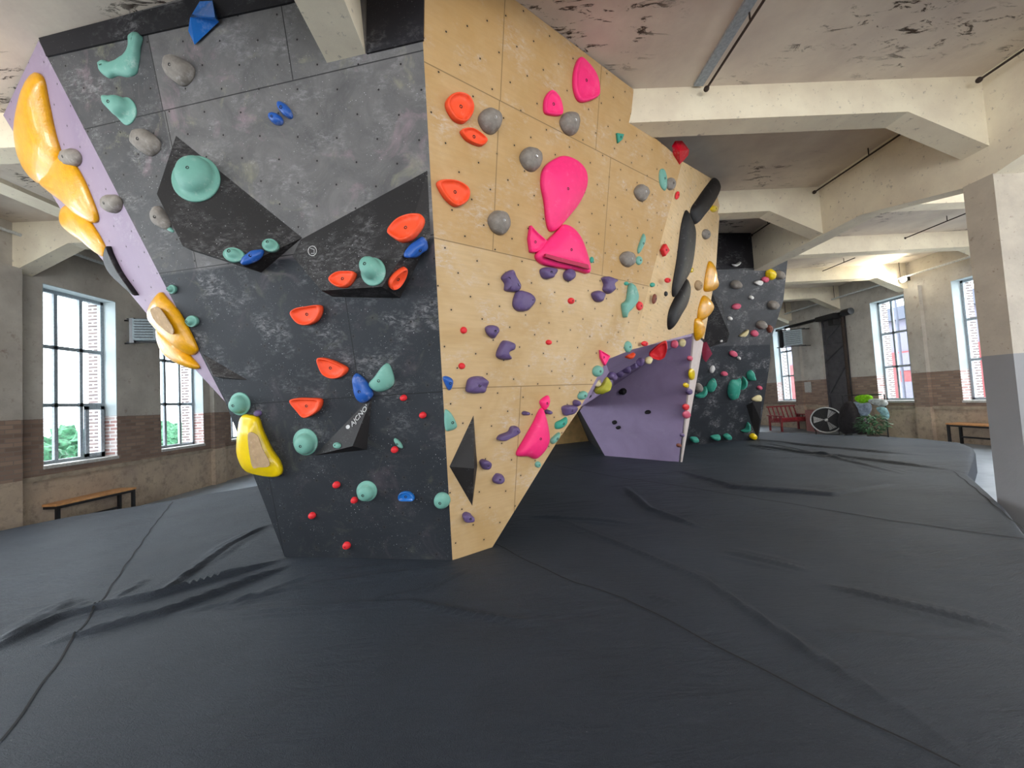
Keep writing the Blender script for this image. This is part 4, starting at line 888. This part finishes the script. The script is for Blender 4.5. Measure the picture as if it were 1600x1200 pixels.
# plywood side face
H(PB2, [(1118,278),(1126,289),(1121,305),(1109,325),(1097,340),(1088,350),(1082,339),(1083,325),(1092,311),(1106,291)], .10, 'dome', 'black', 'thick black blade hold, highest of the three black ones at the far corner', bolt=False)
H(PB2, [(1075,329),(1081,340),(1087,358),(1085,392),(1079,424),(1068,444),(1056,463),(1053,450),(1060,407),(1066,360),(1070,340)], .09, 'dome', 'black', 'longest black blade hold, middle of the three at the far corner', bolt=False)
H(PB2, [(1073,436),(1079,449),(1073,474),(1060,497),(1049,515),(1046,504),(1049,484),(1060,460)], .10, 'dome', 'black', 'lowest of the three black blade holds, above the arch', bolt=False)
H(PB2, E(1104, 366, 5.5, 8), .06, 'dome', 'grey', 'grey hold right of the longest black blade hold')
H(PB2, E(1092, 446, 5, 8), .06, 'dome', 'tan', 'tan hold right of the lowest black blade hold')
H(PB2, E(1116, 326, 5, 5.5), .05, 'dome', 'lemon', 'small yellow hold at the far edge under the highest black blade')
H(PB2, E(1081, 422, 3, 4), .03, 'dome', 'lemon', 'tiny yellow hold against the longest black blade')
PS = plane3(PB2.hit(1118, 430), PB2.hit(1100, 530), PB2.hit(1118, 430)+Vector((.5, -.35, 0)))
H(PB2, [(1109,410),(1114,414),(1116,432),(1120,446),(1117,453),(1103,455),(1103,440)], .12, 'crest', 'yellow', 'upper of three yellow triangular holds on the far edge of the plywood', bolt=False)
H(PB2, [(1102,462),(1113,474),(1111,486),(1100,499),(1092,500),(1095,476)], .12, 'crest', 'yellow', 'middle of three yellow triangular holds on the far edge of the plywood', bolt=False)
H(PB2, [(1088,500),(1096,500),(1100,517),(1092,532),(1087,526)], .10, 'crest', 'yellow', 'lowest of three yellow triangular holds on the far edge of the plywood', bolt=False)
for (x, y, a, b, cl, l) in ((1081,585,4,9,'lemon','yellow hold on the narrow white leg'), (1072,602,3.5,4,'lemon','tiny yellow hold at the left edge of the white leg'), (1078,560,3,4,'rose','tiny rose hold at the top of the white leg'), (1077,612,4,5,'purple','tiny purple hold on the white leg under the yellow ones'), (1072,636,4.5,5,'red','red hold halfway down the white leg'), (1073,648,5.5,6,'rose','pink hold just under the red one on the white leg'), (1066,680,2.5,3,'purple','lowest dark purple hold on the white leg'), (1061,696,3,3,'brown','brown hold near the foot of the white leg')):
    H(PB2, E(x, y, a, b), .05, 'lump', cl, l, lump=.01, bolt=False)
# under the arch
PR_ = plane3(c[0], c[2], c[2]+Vector((0, -1.2, .35)))
def roof_plane(px):
    mx = sum(a for a, b in px)/len(px); my = sum(b for a, b in px)/len(px)
    crease = 634+(mx-912)*(-109/170)
    if my > crease+4: return PC
    if mx < 960: return Plane(EYE+ray(mx, my)*(5.35/ray(mx, my).y), (-.1, -.9, -.3))
    T_ = [(e_[0], e_[1], c[1], c[0]), (e_[1], e_[2], c[2], c[1]), (e_[2], e_[3], c[3], c[2])][0 if mx < 940 else 1 if mx < 1000 else 2]
    d = ray(mx, my); best = None
    for tri in ((T_[0], T_[1], T_[2]), (T_[0], T_[2], T_[3])):
        P_ = plane3(*tri); h_ = P_.hit(mx, my)
        if best is None or h_.y < best.y: best = h_
    if not (4.3 < best.y < 10.5): best = PC.hit(mx, my)-ray(mx, my)*.6
    best = best-ray(mx, my).normalized()*(.5 if mx < 956 else .12)
    return Plane(best+Vector((0, 0, -.01)), PC.n*.5+Vector((-.1, -.8, -.3)))
def hangon(px, h, prof, cl, l, lump=.03):
    P_ = roof_plane(px); h = min(h, .10)
    return H(P_, px, h, prof, cl, l, lump=lump, bolt=False)
hangon([(930,607),(940,601),(948,590),(955,598),(953,608),(943,615),(931,614)], .22, 'lump', 'lime', 'lime hold under the arch, leftmost of the cluster')
hangon(E(933, 598, 7, 5), .14, 'lump', 'cream', 'pale chalky hold above the lime hold under the arch')
for (x, y, a, b, l) in ((918,617,6,5,'purple hold nearest the left corner under the arch'), (957,588,7,6,'purple hold just right of the lime hold under the arch'), (968,583,7,6,'purple hold in the dark cluster under the arch, second right of the lime hold'), (978,577,8,6,'shiny purple hold in the middle of the cluster under the arch'), (990,571,7,6,'purple hold under the orange-red one beneath the arch'), (1001,565,6,5,'purple hold right of the middle of the cluster under the arch'), (973,612,5,5,'small dark hold hanging below the cluster under the arch')):
    hangon(E(x, y, a, b), .18, 'lump', 'purple' if y < 610 else 'black', l, .06)
hangon(E(984, 556, 9, 4.5, -8), .15, 'dome', 'orange', 'orange-red hold under the arch edge above the purple cluster')
hangon([(1014,553),(1024,542),(1040,533),(1042,546),(1038,557),(1027,561)], .25, 'shell', 'red', 'large red hold under the arch')
hangon(E(1014, 563, 6, 5), .15, 'lump', 'cream', 'cream hold just below left of the large red hold')
hangon(E(1054, 538, 6, 6), .15, 'lump', 'rose', 'rose-grey hold right of the large red hold')
hangon(E(1066, 536, 6, 6), .15, 'lump', 'cream', 'cream hold at the right end of the cluster under the arch')
hangon(E(1012, 644, 4.5, 3), .05, 'lump', 'black', 'small dark hold alone in the middle of the purple wall')
hangon(E(960, 660, 3.5, 3), .05, 'lump', 'black', 'upper of two tiny dark holds on the purple wall')
hangon(E(966, 668, 3.5, 2.5), .05, 'lump', 'black', 'lower of two tiny dark holds on the purple wall')

# ---- rear wall
fh = [(E(1151,445,8,7),'dome','grey','grey hold upper left on the rear wall'), (E(1219,430,7,7),'dome','grey','grey hold right of the yellow ball on the rear wall'), (E(1209,477,8,7),'dome','grey','grey hold at the right edge, middle height of the rear wall'), (E(1191,508,8,6.5),'dome','grey','lowest grey hold on the rear wall'),
 (E(1205,429,7,9),'dome','lemon','yellow ball hold high on the rear wall'), (E(1196,437,5.5,4.5),'lump','rose','rose hold just left of the yellow ball'), ([(1178,442),(1184,438),(1191,440),(1187,446)],'flat','white','white diamond hold left of the rose one on the rear wall'),
 (E(1174,465,3.5,3),'lump','white','small white hold in the upper middle of the rear wall'), ([(1144,413),(1150,413),(1157,409),(1155,414),(1148,417)],'lump','white','white crescent hold on the black top board'), (E(1141,498,3.5,3.2),'dome','white','small round white hold at the left of the rear wall'),
 ([(1155,525),(1161,520),(1169,515),(1166,523),(1160,526)],'flat','cream','pale cream triangular hold in the middle of the rear wall'), (E(1151,479,7,4.5,-15),'lump','rose','dusty pink hold on the upper left of the rear wall'), (E(1179,521,5.5,5),'lump','rose','dark rose hold right of the cream triangle'), (E(1146,553,6,4.5,20),'lump','rose','rose hold above the teal row on the rear wall'),
 ([(1153,594),(1158,592),(1157,602),(1155,616),(1152,623),(1144,625),(1139,618),(1139,605),(1144,595)],'dome','green','largest teal hold on the rear wall'), ([(1162,589),(1167,594),(1166,603),(1161,609),(1157,608),(1161,601)],'dome','green','slim teal crescent right of the largest teal hold'), ([(1169,583),(1175,579),(1178,584),(1180,594),(1173,595),(1169,591)],'dome','green','teal hold above right of the slim crescent'),
 ([(1112,594),(1117,592),(1119,600),(1114,611),(1108,613),(1105,605)],'dome','green','teal hold on the left of the rear wall above the crescent'), ([(1103,604),(1105,612),(1100,620),(1090,622),(1088,618),(1096,614)],'dome','green','teal crescent hold on the left of the rear wall'), (E(1092,606,6,7),'dome','grey','round grey chalky hold beside the teal crescent'),
 ([(1080,684),(1090,684),(1091,689),(1085,691),(1080,689)],'dome','green','teal foothold near the mat, leftmost of the low row'), ([(1112,682),(1124,680),(1125,685),(1120,688),(1113,686)],'dome','green','teal foothold near the mat, second of the low row'), ([(1131,681),(1137,678),(1142,681),(1141,686),(1134,686)],'lump','green','teal foothold near the mat, third of the low row'),
 ([(1169,661),(1172,663),(1172,672),(1167,676),(1159,674),(1166,670)],'dome','green','teal hold low at the right above the yellow foothold'), (E(1177,682,5,4,-20),'lump','lemon','small yellow foothold at the right foot of the rear wall'), ([(1175,624),(1184,618),(1190,619),(1190,627),(1182,628)],'dome','cream','cream hold at the right edge over the dark opening'),
 (E(1187,606,3.5,3),'lump','rose','tiny rose hold above the cream hold at the right edge'), (E(1113,577,3,6,20),'lump','white','chalk-white hold left of middle on the rear wall'), (E(1132,584,5,3.5),'lump','rose','pale pink hold left of the chalk marks on the rear wall'), (E(1203,514,4,6),'lump','brown','brown hold on the right edge of the rear wall'), (E(1126,532,2.5,2.5),'dome','white','tiny white button above the rose hold'), (E(1155,560,2.5,2.5),'dome','white','tiny white button below the rose hold')]
for px, pr, cl, l in fh: H(PF, px, .13 if cl in ('grey', 'green', 'lemon') else .07, pr, cl, l, lump=.02, bolt=False)
volume(PF, [(1095,536,0), (1104,534,.12), (1113,553,.20), (1103,566,.05), (1098,560,0)], [(0,1,3,4), (1,2,3), (0,4,3,1)], HM['rose'], 'rose and grey faceted volume sticking out at the left of the rear wall')
volume(PF, [(1090,468,0), (1113,459,.1), (1140,522,.12), (1100,545,0), (1088,545,0), (1128,470,0), (1136,535,0)], [(0,1,2,3), (3,4,0), (1,5,6,2), (2,6,3)], M_vol, 'black slab volume at the left of the rear wall behind the yellow holds')
volume(PF, [(1176,628,.12), (1190,627,.12), (1188,655,.12), (1183,684,0), (1166,634,0), (1176,668,0)], [(0,1,2,3), (0,3,5,4)], M_dark, 'black boxy volume under the cream hold at the right of the rear wall')
# ================================================================== furniture and clutter
def bench(p0, p1, w, zt, label):
    """p0,p1 = ends of the room-side top edge; the bench extends w towards the wall"""
    p0 = Vector(p0); p1 = Vector(p1); d = (p1-p0).normalized(); n = Vector((-d.y, d.x, 0))
    if n.x*p0.x < 0: n = -n
    e = empty('bench', ((p0+p1)/2+n*w/2).xy[:]+(ZF,), label, 'bench', 'benches along the walls')
    MB().prism([p0, p1, p1+n*w, p0+n*w], (0, 0, -.04)).build('seat', M_wood, e)
    for a in (p0+d*.04, p1-d*.04):
        for k in (.03, w-.03):
            q = a+n*k; MB().bar((q.x, q.y, ZF), (q.x, q.y, zt-.04), .05).build('leg', M_black, e)
    q = MB()
    for k in (.03, w-.03): q.bar(p0+d*.04+n*k+Vector((0, 0, -.065)), p1-d*.04+n*k+Vector((0, 0, -.065)), .05)
    for a in (p0+d*.04, p1-d*.04): q.bar(a+n*.03+Vector((0, 0, -.065)), a+n*(w-.03)+Vector((0, 0, -.065)), .05)
    q.bar(p0+d*.04+n*(w-.03)+Vector((0, 0, -.40)), p1-d*.04+n*(w-.03)+Vector((0, 0, -.40)), .04)
    q.build('frame', M_black, e); return e
L0, L1 = onz(88, 788, .12), onz(213, 761, .12)
L1.x = L0.x+(L1.x-L0.x)
bench(L0, L1, .38, .12, 'wooden topped bench with black steel legs under the left windows')
r1_ = onx(1477, 661, 12.25); bench((r1_.x, r1_.y, r1_.z), (r1_.x, r1_.y-1.9, r1_.z), .40, r1_.z, 'wooden topped bench with black steel legs at the right wall beside the near column')

# drum fan on the floor
fc = onz(1291, 656, .18); fz = Vector((fc.x, fc.y, .13)); fc = ony(1291, 656, fc.y)
e = empty('drum_fan', (fc.x, fc.y, ZF), 'large round black and silver floor fan beside the red armchair', 'fan')
fr = (ony(1310, 656, fc.y)-ony(1272, 656, fc.y)).length/2; fn = (EYE-fc); fn.z = 0; fn.normalize(); PFan = Plane(fc, fn)
def fpt(a, r, dn=0): return fc+PFan.u*r*math.cos(a)+PFan.v*r*math.sin(a)+fn*dn
M_silver = plain('brushed_silver', C(196, 196, 196), .35, metal=.3)
MB().tube([fpt(i*math.pi/18, fr, .08) for i in range(36)], .022, 8, True).build('front_ring', M_silver, e, True)
MB().tube([fpt(i*math.pi/18, fr, -.10) for i in range(36)], .02, 8, True).build('rear_ring', M_black, e, True)
q = MB()
for i in range(36): q.add([fpt(i*math.pi/18, fr, .08), fpt((i+1)*math.pi/18, fr, .08), fpt((i+1)*math.pi/18, fr, -.1), fpt(i*math.pi/18, fr, -.1)], [(0, 1, 2, 3)])
q.build('drum', M_black, e); mesh('rear_cover', [fpt(i*math.pi/18, fr, -.10) for i in range(36)], [tuple(range(36))], M_black, e)
q = MB()
for k in range(2, 9): q.tube([fpt(i*math.pi/16, fr*k/9, .09) for i in range(32)], .0035, 5, True)
for k in range(12): q.tube([fpt(k*math.pi/6, fr*.1, .09), fpt(k*math.pi/6, fr, .08)], .004, 5)
q.build('grille', M_black, e)
for k in range(3):
    a = k*2*math.pi/3+.95; q = MB()
    pts = [fpt(a-.10, fr*.12), fpt(a+.10, fr*.12), fpt(a+.40, fr*.86, .03), fpt(a-.24, fr*.86, -.03)]; q.prism(pts, fn*.008); q.build('blade', M_silver, e)
MB().ball(fc+fn*.05, fr*.13, n=14, m_=8).build('hub', M_silver, e, True)
q = MB()
for s in (-1, 1):
    a = fc+PFan.u*fr*.72*s; q.tube([fc+PFan.u*fr*1.04*s, a+Vector((0, 0, -fr*.95)), Vector((a.x, a.y, ZF+.03))+fn*.18, Vector((a.x, a.y, ZF+.03))-fn*.18], .018, 8)
q.tube([Vector((fc.x, fc.y, ZF+.03))+PFan.u*fr*.72*s for s in (-1, 1)], .018, 8); q.build('stand', M_black, e)

# red slatted armchair
M_redw = plain('red_painted_wood', C(150, 62, 66), .6, var=.12, scale=8); M_redc = plain('red_cushion', C(176, 60, 70), .9, var=.12, scale=10)
base = onz(1232, 668, ZF+.0); ax = Vector((base.x, base.y, ZF)); ax.y = 15.8; ax.x = onx(1232, 668, 1).x; q_ = ony(1221, 660, 15.8); ax.x = q_.x+.35
e = empty('armchair', ax, 'low red wooden slatted armchair with a red cushion under the far window', 'chair')
fw = (ony(1266, 640, 15.8)-ony(1220, 640, 15.8)).length; U = Vector((1, 0, 0)); V = Vector((0, 1, 0)); cz = ZF
def X(u, v, z): return Vector((ax.x-.35+u, ax.y+v, cz+z))
MB().prism([X(0, 0, .38), X(fw, 0, .38), X(fw, .62, .34), X(0, .62, .34)], (0, 0, .05)).build('seat', M_redw, e)
MB().prism([X(.08, .06, .43), X(fw-.08, .06, .43), X(fw-.08, .6, .40), X(.08, .6, .40)], (0, 0, .12)).build('cushion', M_redc, e)
q = MB()
for k in range(7): q.bar(X(.06+k*(fw-.12)/6, .62, .40), X(.06+k*(fw-.12)/6, .82, .98), .05, .02)
q.bar(X(0, .82, 1.0), X(fw, .82, 1.0), .06).build('backrest', M_redw, e)
for u in (0, fw):
    for v in (0, .7): MB().bar(X(u, v, 0), X(u, v, .62), .06).build('leg', M_redw, e)
    MB().prism([X(u-.05, -.05, .62), X(u+.05, -.05, .62), X(u+.05, .8, .62), X(u-.05, .8, .62)], (0, 0, .035)).build('armrest', M_redw, e)
    q = MB()
    for k in range(4): q.bar(X(u, .1+k*.16, .38), X(u, .1+k*.16, .62), .03, .02)
    q.build('side_slats', M_redw, e)
p = ony(1272, 644, 15.2); 
e2 = MB().box((p.x-.05, 15.15, ZF), (p.x+.25, 15.6, ZF+.85)).build('crate', plain('dusty_pink_board', C(160, 110, 106), .8)); T(e2, 'dusty pink board leaning between the armchair and the lift door', 'board')

# clothes rack with jackets, black bags and a plant
rx = onx(1345, 640, 12.0); ry = rx.y; q0 = Vector((11.95, ry, ZF))
def Y_at(px, X0): return onx(px, 640, X0).y
ya_, yb_ = Y_at(1322, 12.0), Y_at(1379, 12.0)
e = empty('clothes_rack', (12.0, (ya_+yb_)/2, ZF), 'black metal clothes rack standing against the right wall, hung with jackets', 'rack')
zt = onx(1350, 617, 12.0).z
MB().tube([(12.0, ya_, zt), (12.0, yb_, zt)], .018, 8).build('rail', M_black, e)
for y in (ya_+.1, yb_-.1):
    MB().tube([(12.0, y, ZF+.03), (12.0, y, zt)], .018, 8).build('upright', M_black, e); MB().tube([(11.78, y, ZF+.02), (12.22, y, ZF+.02)], .018, 8).build('foot', M_black, e)
MB().tube([(12.0, ya_+.1, ZF+.12), (12.0, yb_-.1, ZF+.12)], .014, 8).build('crossbar', M_black, e)
def cloth(px, X0, col, label, cat='jacket', thick=.14, name='jacket', rough=.8):
    W = [onx(a, b, X0) for a, b in smooth_loop(px, 4)]; c_ = sum(W, Vector())/len(W); m = MB(); n = len(W); rings = [(1, 0), (1.0, .35), (.9, .75), (.62, 1)]
    vv = []
    for s in (1, -1):
        for k_, (sc, hh) in enumerate(rings):
            for w in W:
                p_ = c_+(w-c_)*sc; fold = .035*math.sin(p_.y*38+p_.z*4)*hh
                vv.append(Vector((X0-s*(hh*thick/2+fold*.5), p_.y, p_.z)))
    f = []
    for g_ in (0, 1):
        o_ = g_*4*n
        for k_ in range(3):
            for j in range(n): f.append((o_+k_*n+j, o_+k_*n+(j+1) % n, o_+(k_+1)*n+(j+1) % n, o_+(k_+1)*n+j))
        f.append(tuple(o_+3*n+j for j in range(n)))
    m.add(vv, f); o = m.build(name, plain(name+'_'+cat+'_%d' % hcount[0], col, rough, var=.15, scale=12), None, True); hcount[0] += 1
    return T(o, label, cat)
cloth([(1336,622),(1342,618),(1355,617),(1362,620),(1360,626),(1348,630),(1340,627)], 11.88, C(140, 215, 20), 'bright lime green jacket draped over the top of the rack')
cloth([(1335,628),(1346,630),(1358,630),(1360,640),(1355,650),(1346,650),(1338,640)], 11.82, C(150, 166, 186), 'pale grey-blue jacket hanging below the lime green one')
cloth([(1358,625),(1368,623),(1382,625),(1386,632),(1376,635),(1362,630)], 11.86, C(206, 214, 214), 'white jacket draped over the right end of the rack')
cloth([(1371,637),(1379,636),(1386,641),(1388,653),(1382,655),(1376,645)], 11.80, C(150, 196, 204), 'pale turquoise jacket hanging at the right end of the rack')
cloth([(1316,640),(1323,628),(1332,630),(1340,645),(1344,672),(1330,678),(1318,676),(1312,660)], 11.70, C(44, 40, 44), 'black coat hanging at the left end of the rack', thick=.3)
cloth([(1338,655),(1348,652),(1354,660),(1354,676),(1340,677)], 11.85, C(58, 40, 46), 'dark maroon bag standing under the rack', 'bag', .25, 'bag')
pc = onx(1364, 676, 11.2); e = empty('potted_plant', (11.2, pc.y, ZF), 'bushy dark green plant standing in front of the rack', 'plant')
MB().tube([(11.2, pc.y, ZF), (11.2, pc.y, ZF+.22)], [.11, .15], 14).build('pot', plain('grey_pot', C(90, 84, 80)), e)
q = MB(); rnd = random.Random(3); leaf = []
for i in range(420):
    a = rnd.uniform(0, 6.28); t = rnd.uniform(.15, 1); rr = .36*math.sin(t*2.6)*rnd.uniform(.5, 1.1); c_ = Vector((11.2+rr*math.cos(a), pc.y+rr*math.sin(a), ZF+.2+t*.62)); d = Vector((math.cos(a), math.sin(a), rnd.uniform(-.6, .7))).normalized(); s = d.cross(Vector((0, 0, 1))).normalized()*.035; L = .13
    q.add([c_, c_+d*L*.5+s, c_+d*L+Vector((0, 0, -.02)), c_+d*L*.5-s], [(0, 1, 2), (0, 2, 3)])
q.build('foliage', plain('plant_leaves', C(70, 118, 74), .5, var=.2), e)
MB().tube([(11.2, pc.y, ZF+.1), (11.2, pc.y, ZF+.6)], .012, 6).build('stem', M_rust, e)

# sliding door track with hoist over the lift door, wall heaters, notice
ta = onx(1226, 506, 12.45); tb = onx(1338, 492, 12.45); zt = (ta.z+tb.z)/2
e = empty('hoist_track', (12.45, 14.8, zt), 'black steel track with an electric hoist motor above the lift door', 'hoist')
MB().box((12.38, tb.y+.3, zt-.05), (12.52, ta.y, zt-.03)).box((12.38, tb.y+.3, zt+.03), (12.52, ta.y, zt+.05)).box((12.43, tb.y+.3, zt-.04), (12.47, ta.y, zt+.04)).build('track', M_black, e)
pm = onx(1305, 492, 12.35); MB().box((12.2, pm.y-.1, pm.z-.11), (12.55, pm.y+.75, pm.z+.06)).build('motor_housing', M_black, e)
MB().tube([(12.38, pm.y-.62, pm.z+.0), (12.38, pm.y-.3, pm.z+.0)], .12, 14).build('motor', M_black, e); MB().box((12.25, pm.y+.0, pm.z-.36), (12.5, pm.y+.22, pm.z-.16)).build('trolley', M_black, e)
MB().box((12.52, 14.8, zt-.04), (12.74, 14.9, zt+.04)).box((12.52, 17.2, zt-.04), (12.74, 17.3, zt+.04)).build('wall_bracket', M_black, e)
pz = onx(1308, 600, 12.6); e3 = MB().tube([(12.62, 13.95, pm.z), (12.62, 13.95, ZF+.1)], .05, 10).build('downpipe', M_rust); T(e3, 'dark vertical pipe running down the right side of the lift door', 'pipe')
def heater(c_, ux, w, h, d, label, facing):
    e = empty('fan_heater', c_, label, 'heater'); c_ = Vector(c_); ux = Vector(ux); uz = Vector((0, 0, 1)); un = Vector(facing)
    def bx(a0, a1, b0, b1, n0, n1): return MB().add([c_+ux*a+uz*b+un*n for n in (n0, n1) for b in (b0, b1) for a in (a0, a1)], [(0,1,3,2),(4,6,7,5),(0,4,5,1),(2,3,7,6),(0,2,6,4),(1,5,7,3)])
    bx(-w/2, w/2, -h/2, h/2, -d/2, d/2).build('casing', plain('heater_grey_%d' % int(w*100), C(150, 164, 170), .5), e)
    q = MB()
    for k in range(7): z_ = -h*.38+k*h*.76/6; q.bar(c_+ux*(-w*.4)+uz*z_+un*(d/2+.01), c_+ux*(w*.4)+uz*z_+un*(d/2+.01), .02, .012)
    q.build('louvre', M_black, e)
    q = MB()
    for s in (-1, 1):
        q.bar(c_+ux*(-w*.9)+uz*h*.56*s, c_+ux*(w*.7)+uz*h*.56*s, .035)
    q.bar(c_-ux*w*.62-uz*h*.6, c_-ux*w*.62+uz*h*.6, .10, .10)
    wx = XLI+.01 if c_.x < 0 else XRI-.01
    for s in (-1, 1): q.bar(c_+uz*h*.56*s, (wx, c_.y, c_.z+h*.56*s), .03)
    q.build('bracket', M_black, e)
    return e
hp_ = onx(1238, 528, 12.0); heater(hp_, (.5, .86, 0), .62, .62, .30, 'grey louvred fan heater bracketed to the right wall in front of the far window', (-.86, -.5, 0)) if False else heater(hp_, (.86, -.5, 0), .62, .62, .3, 'grey louvred fan heater bracketed to the right wall in front of the far window', (-.5, -.86, 0))
hp_ = onx(231, 517, -7.85); heater(hp_, (.94, .34, 0), .40, .46, .34, 'pale fan heater on a black bracket between the left windows', (.34, -.94, 0))
n0 = onx(1262, 605, XRI-.01); o = MB().box((XRI-.02, n0.y-.18, n0.z-.22), (XRI-.001, n0.y+.18, n0.z+.22)).build('notice', M_sill); T(o, 'white notice sheet on the brick beside the lift door', 'notice')
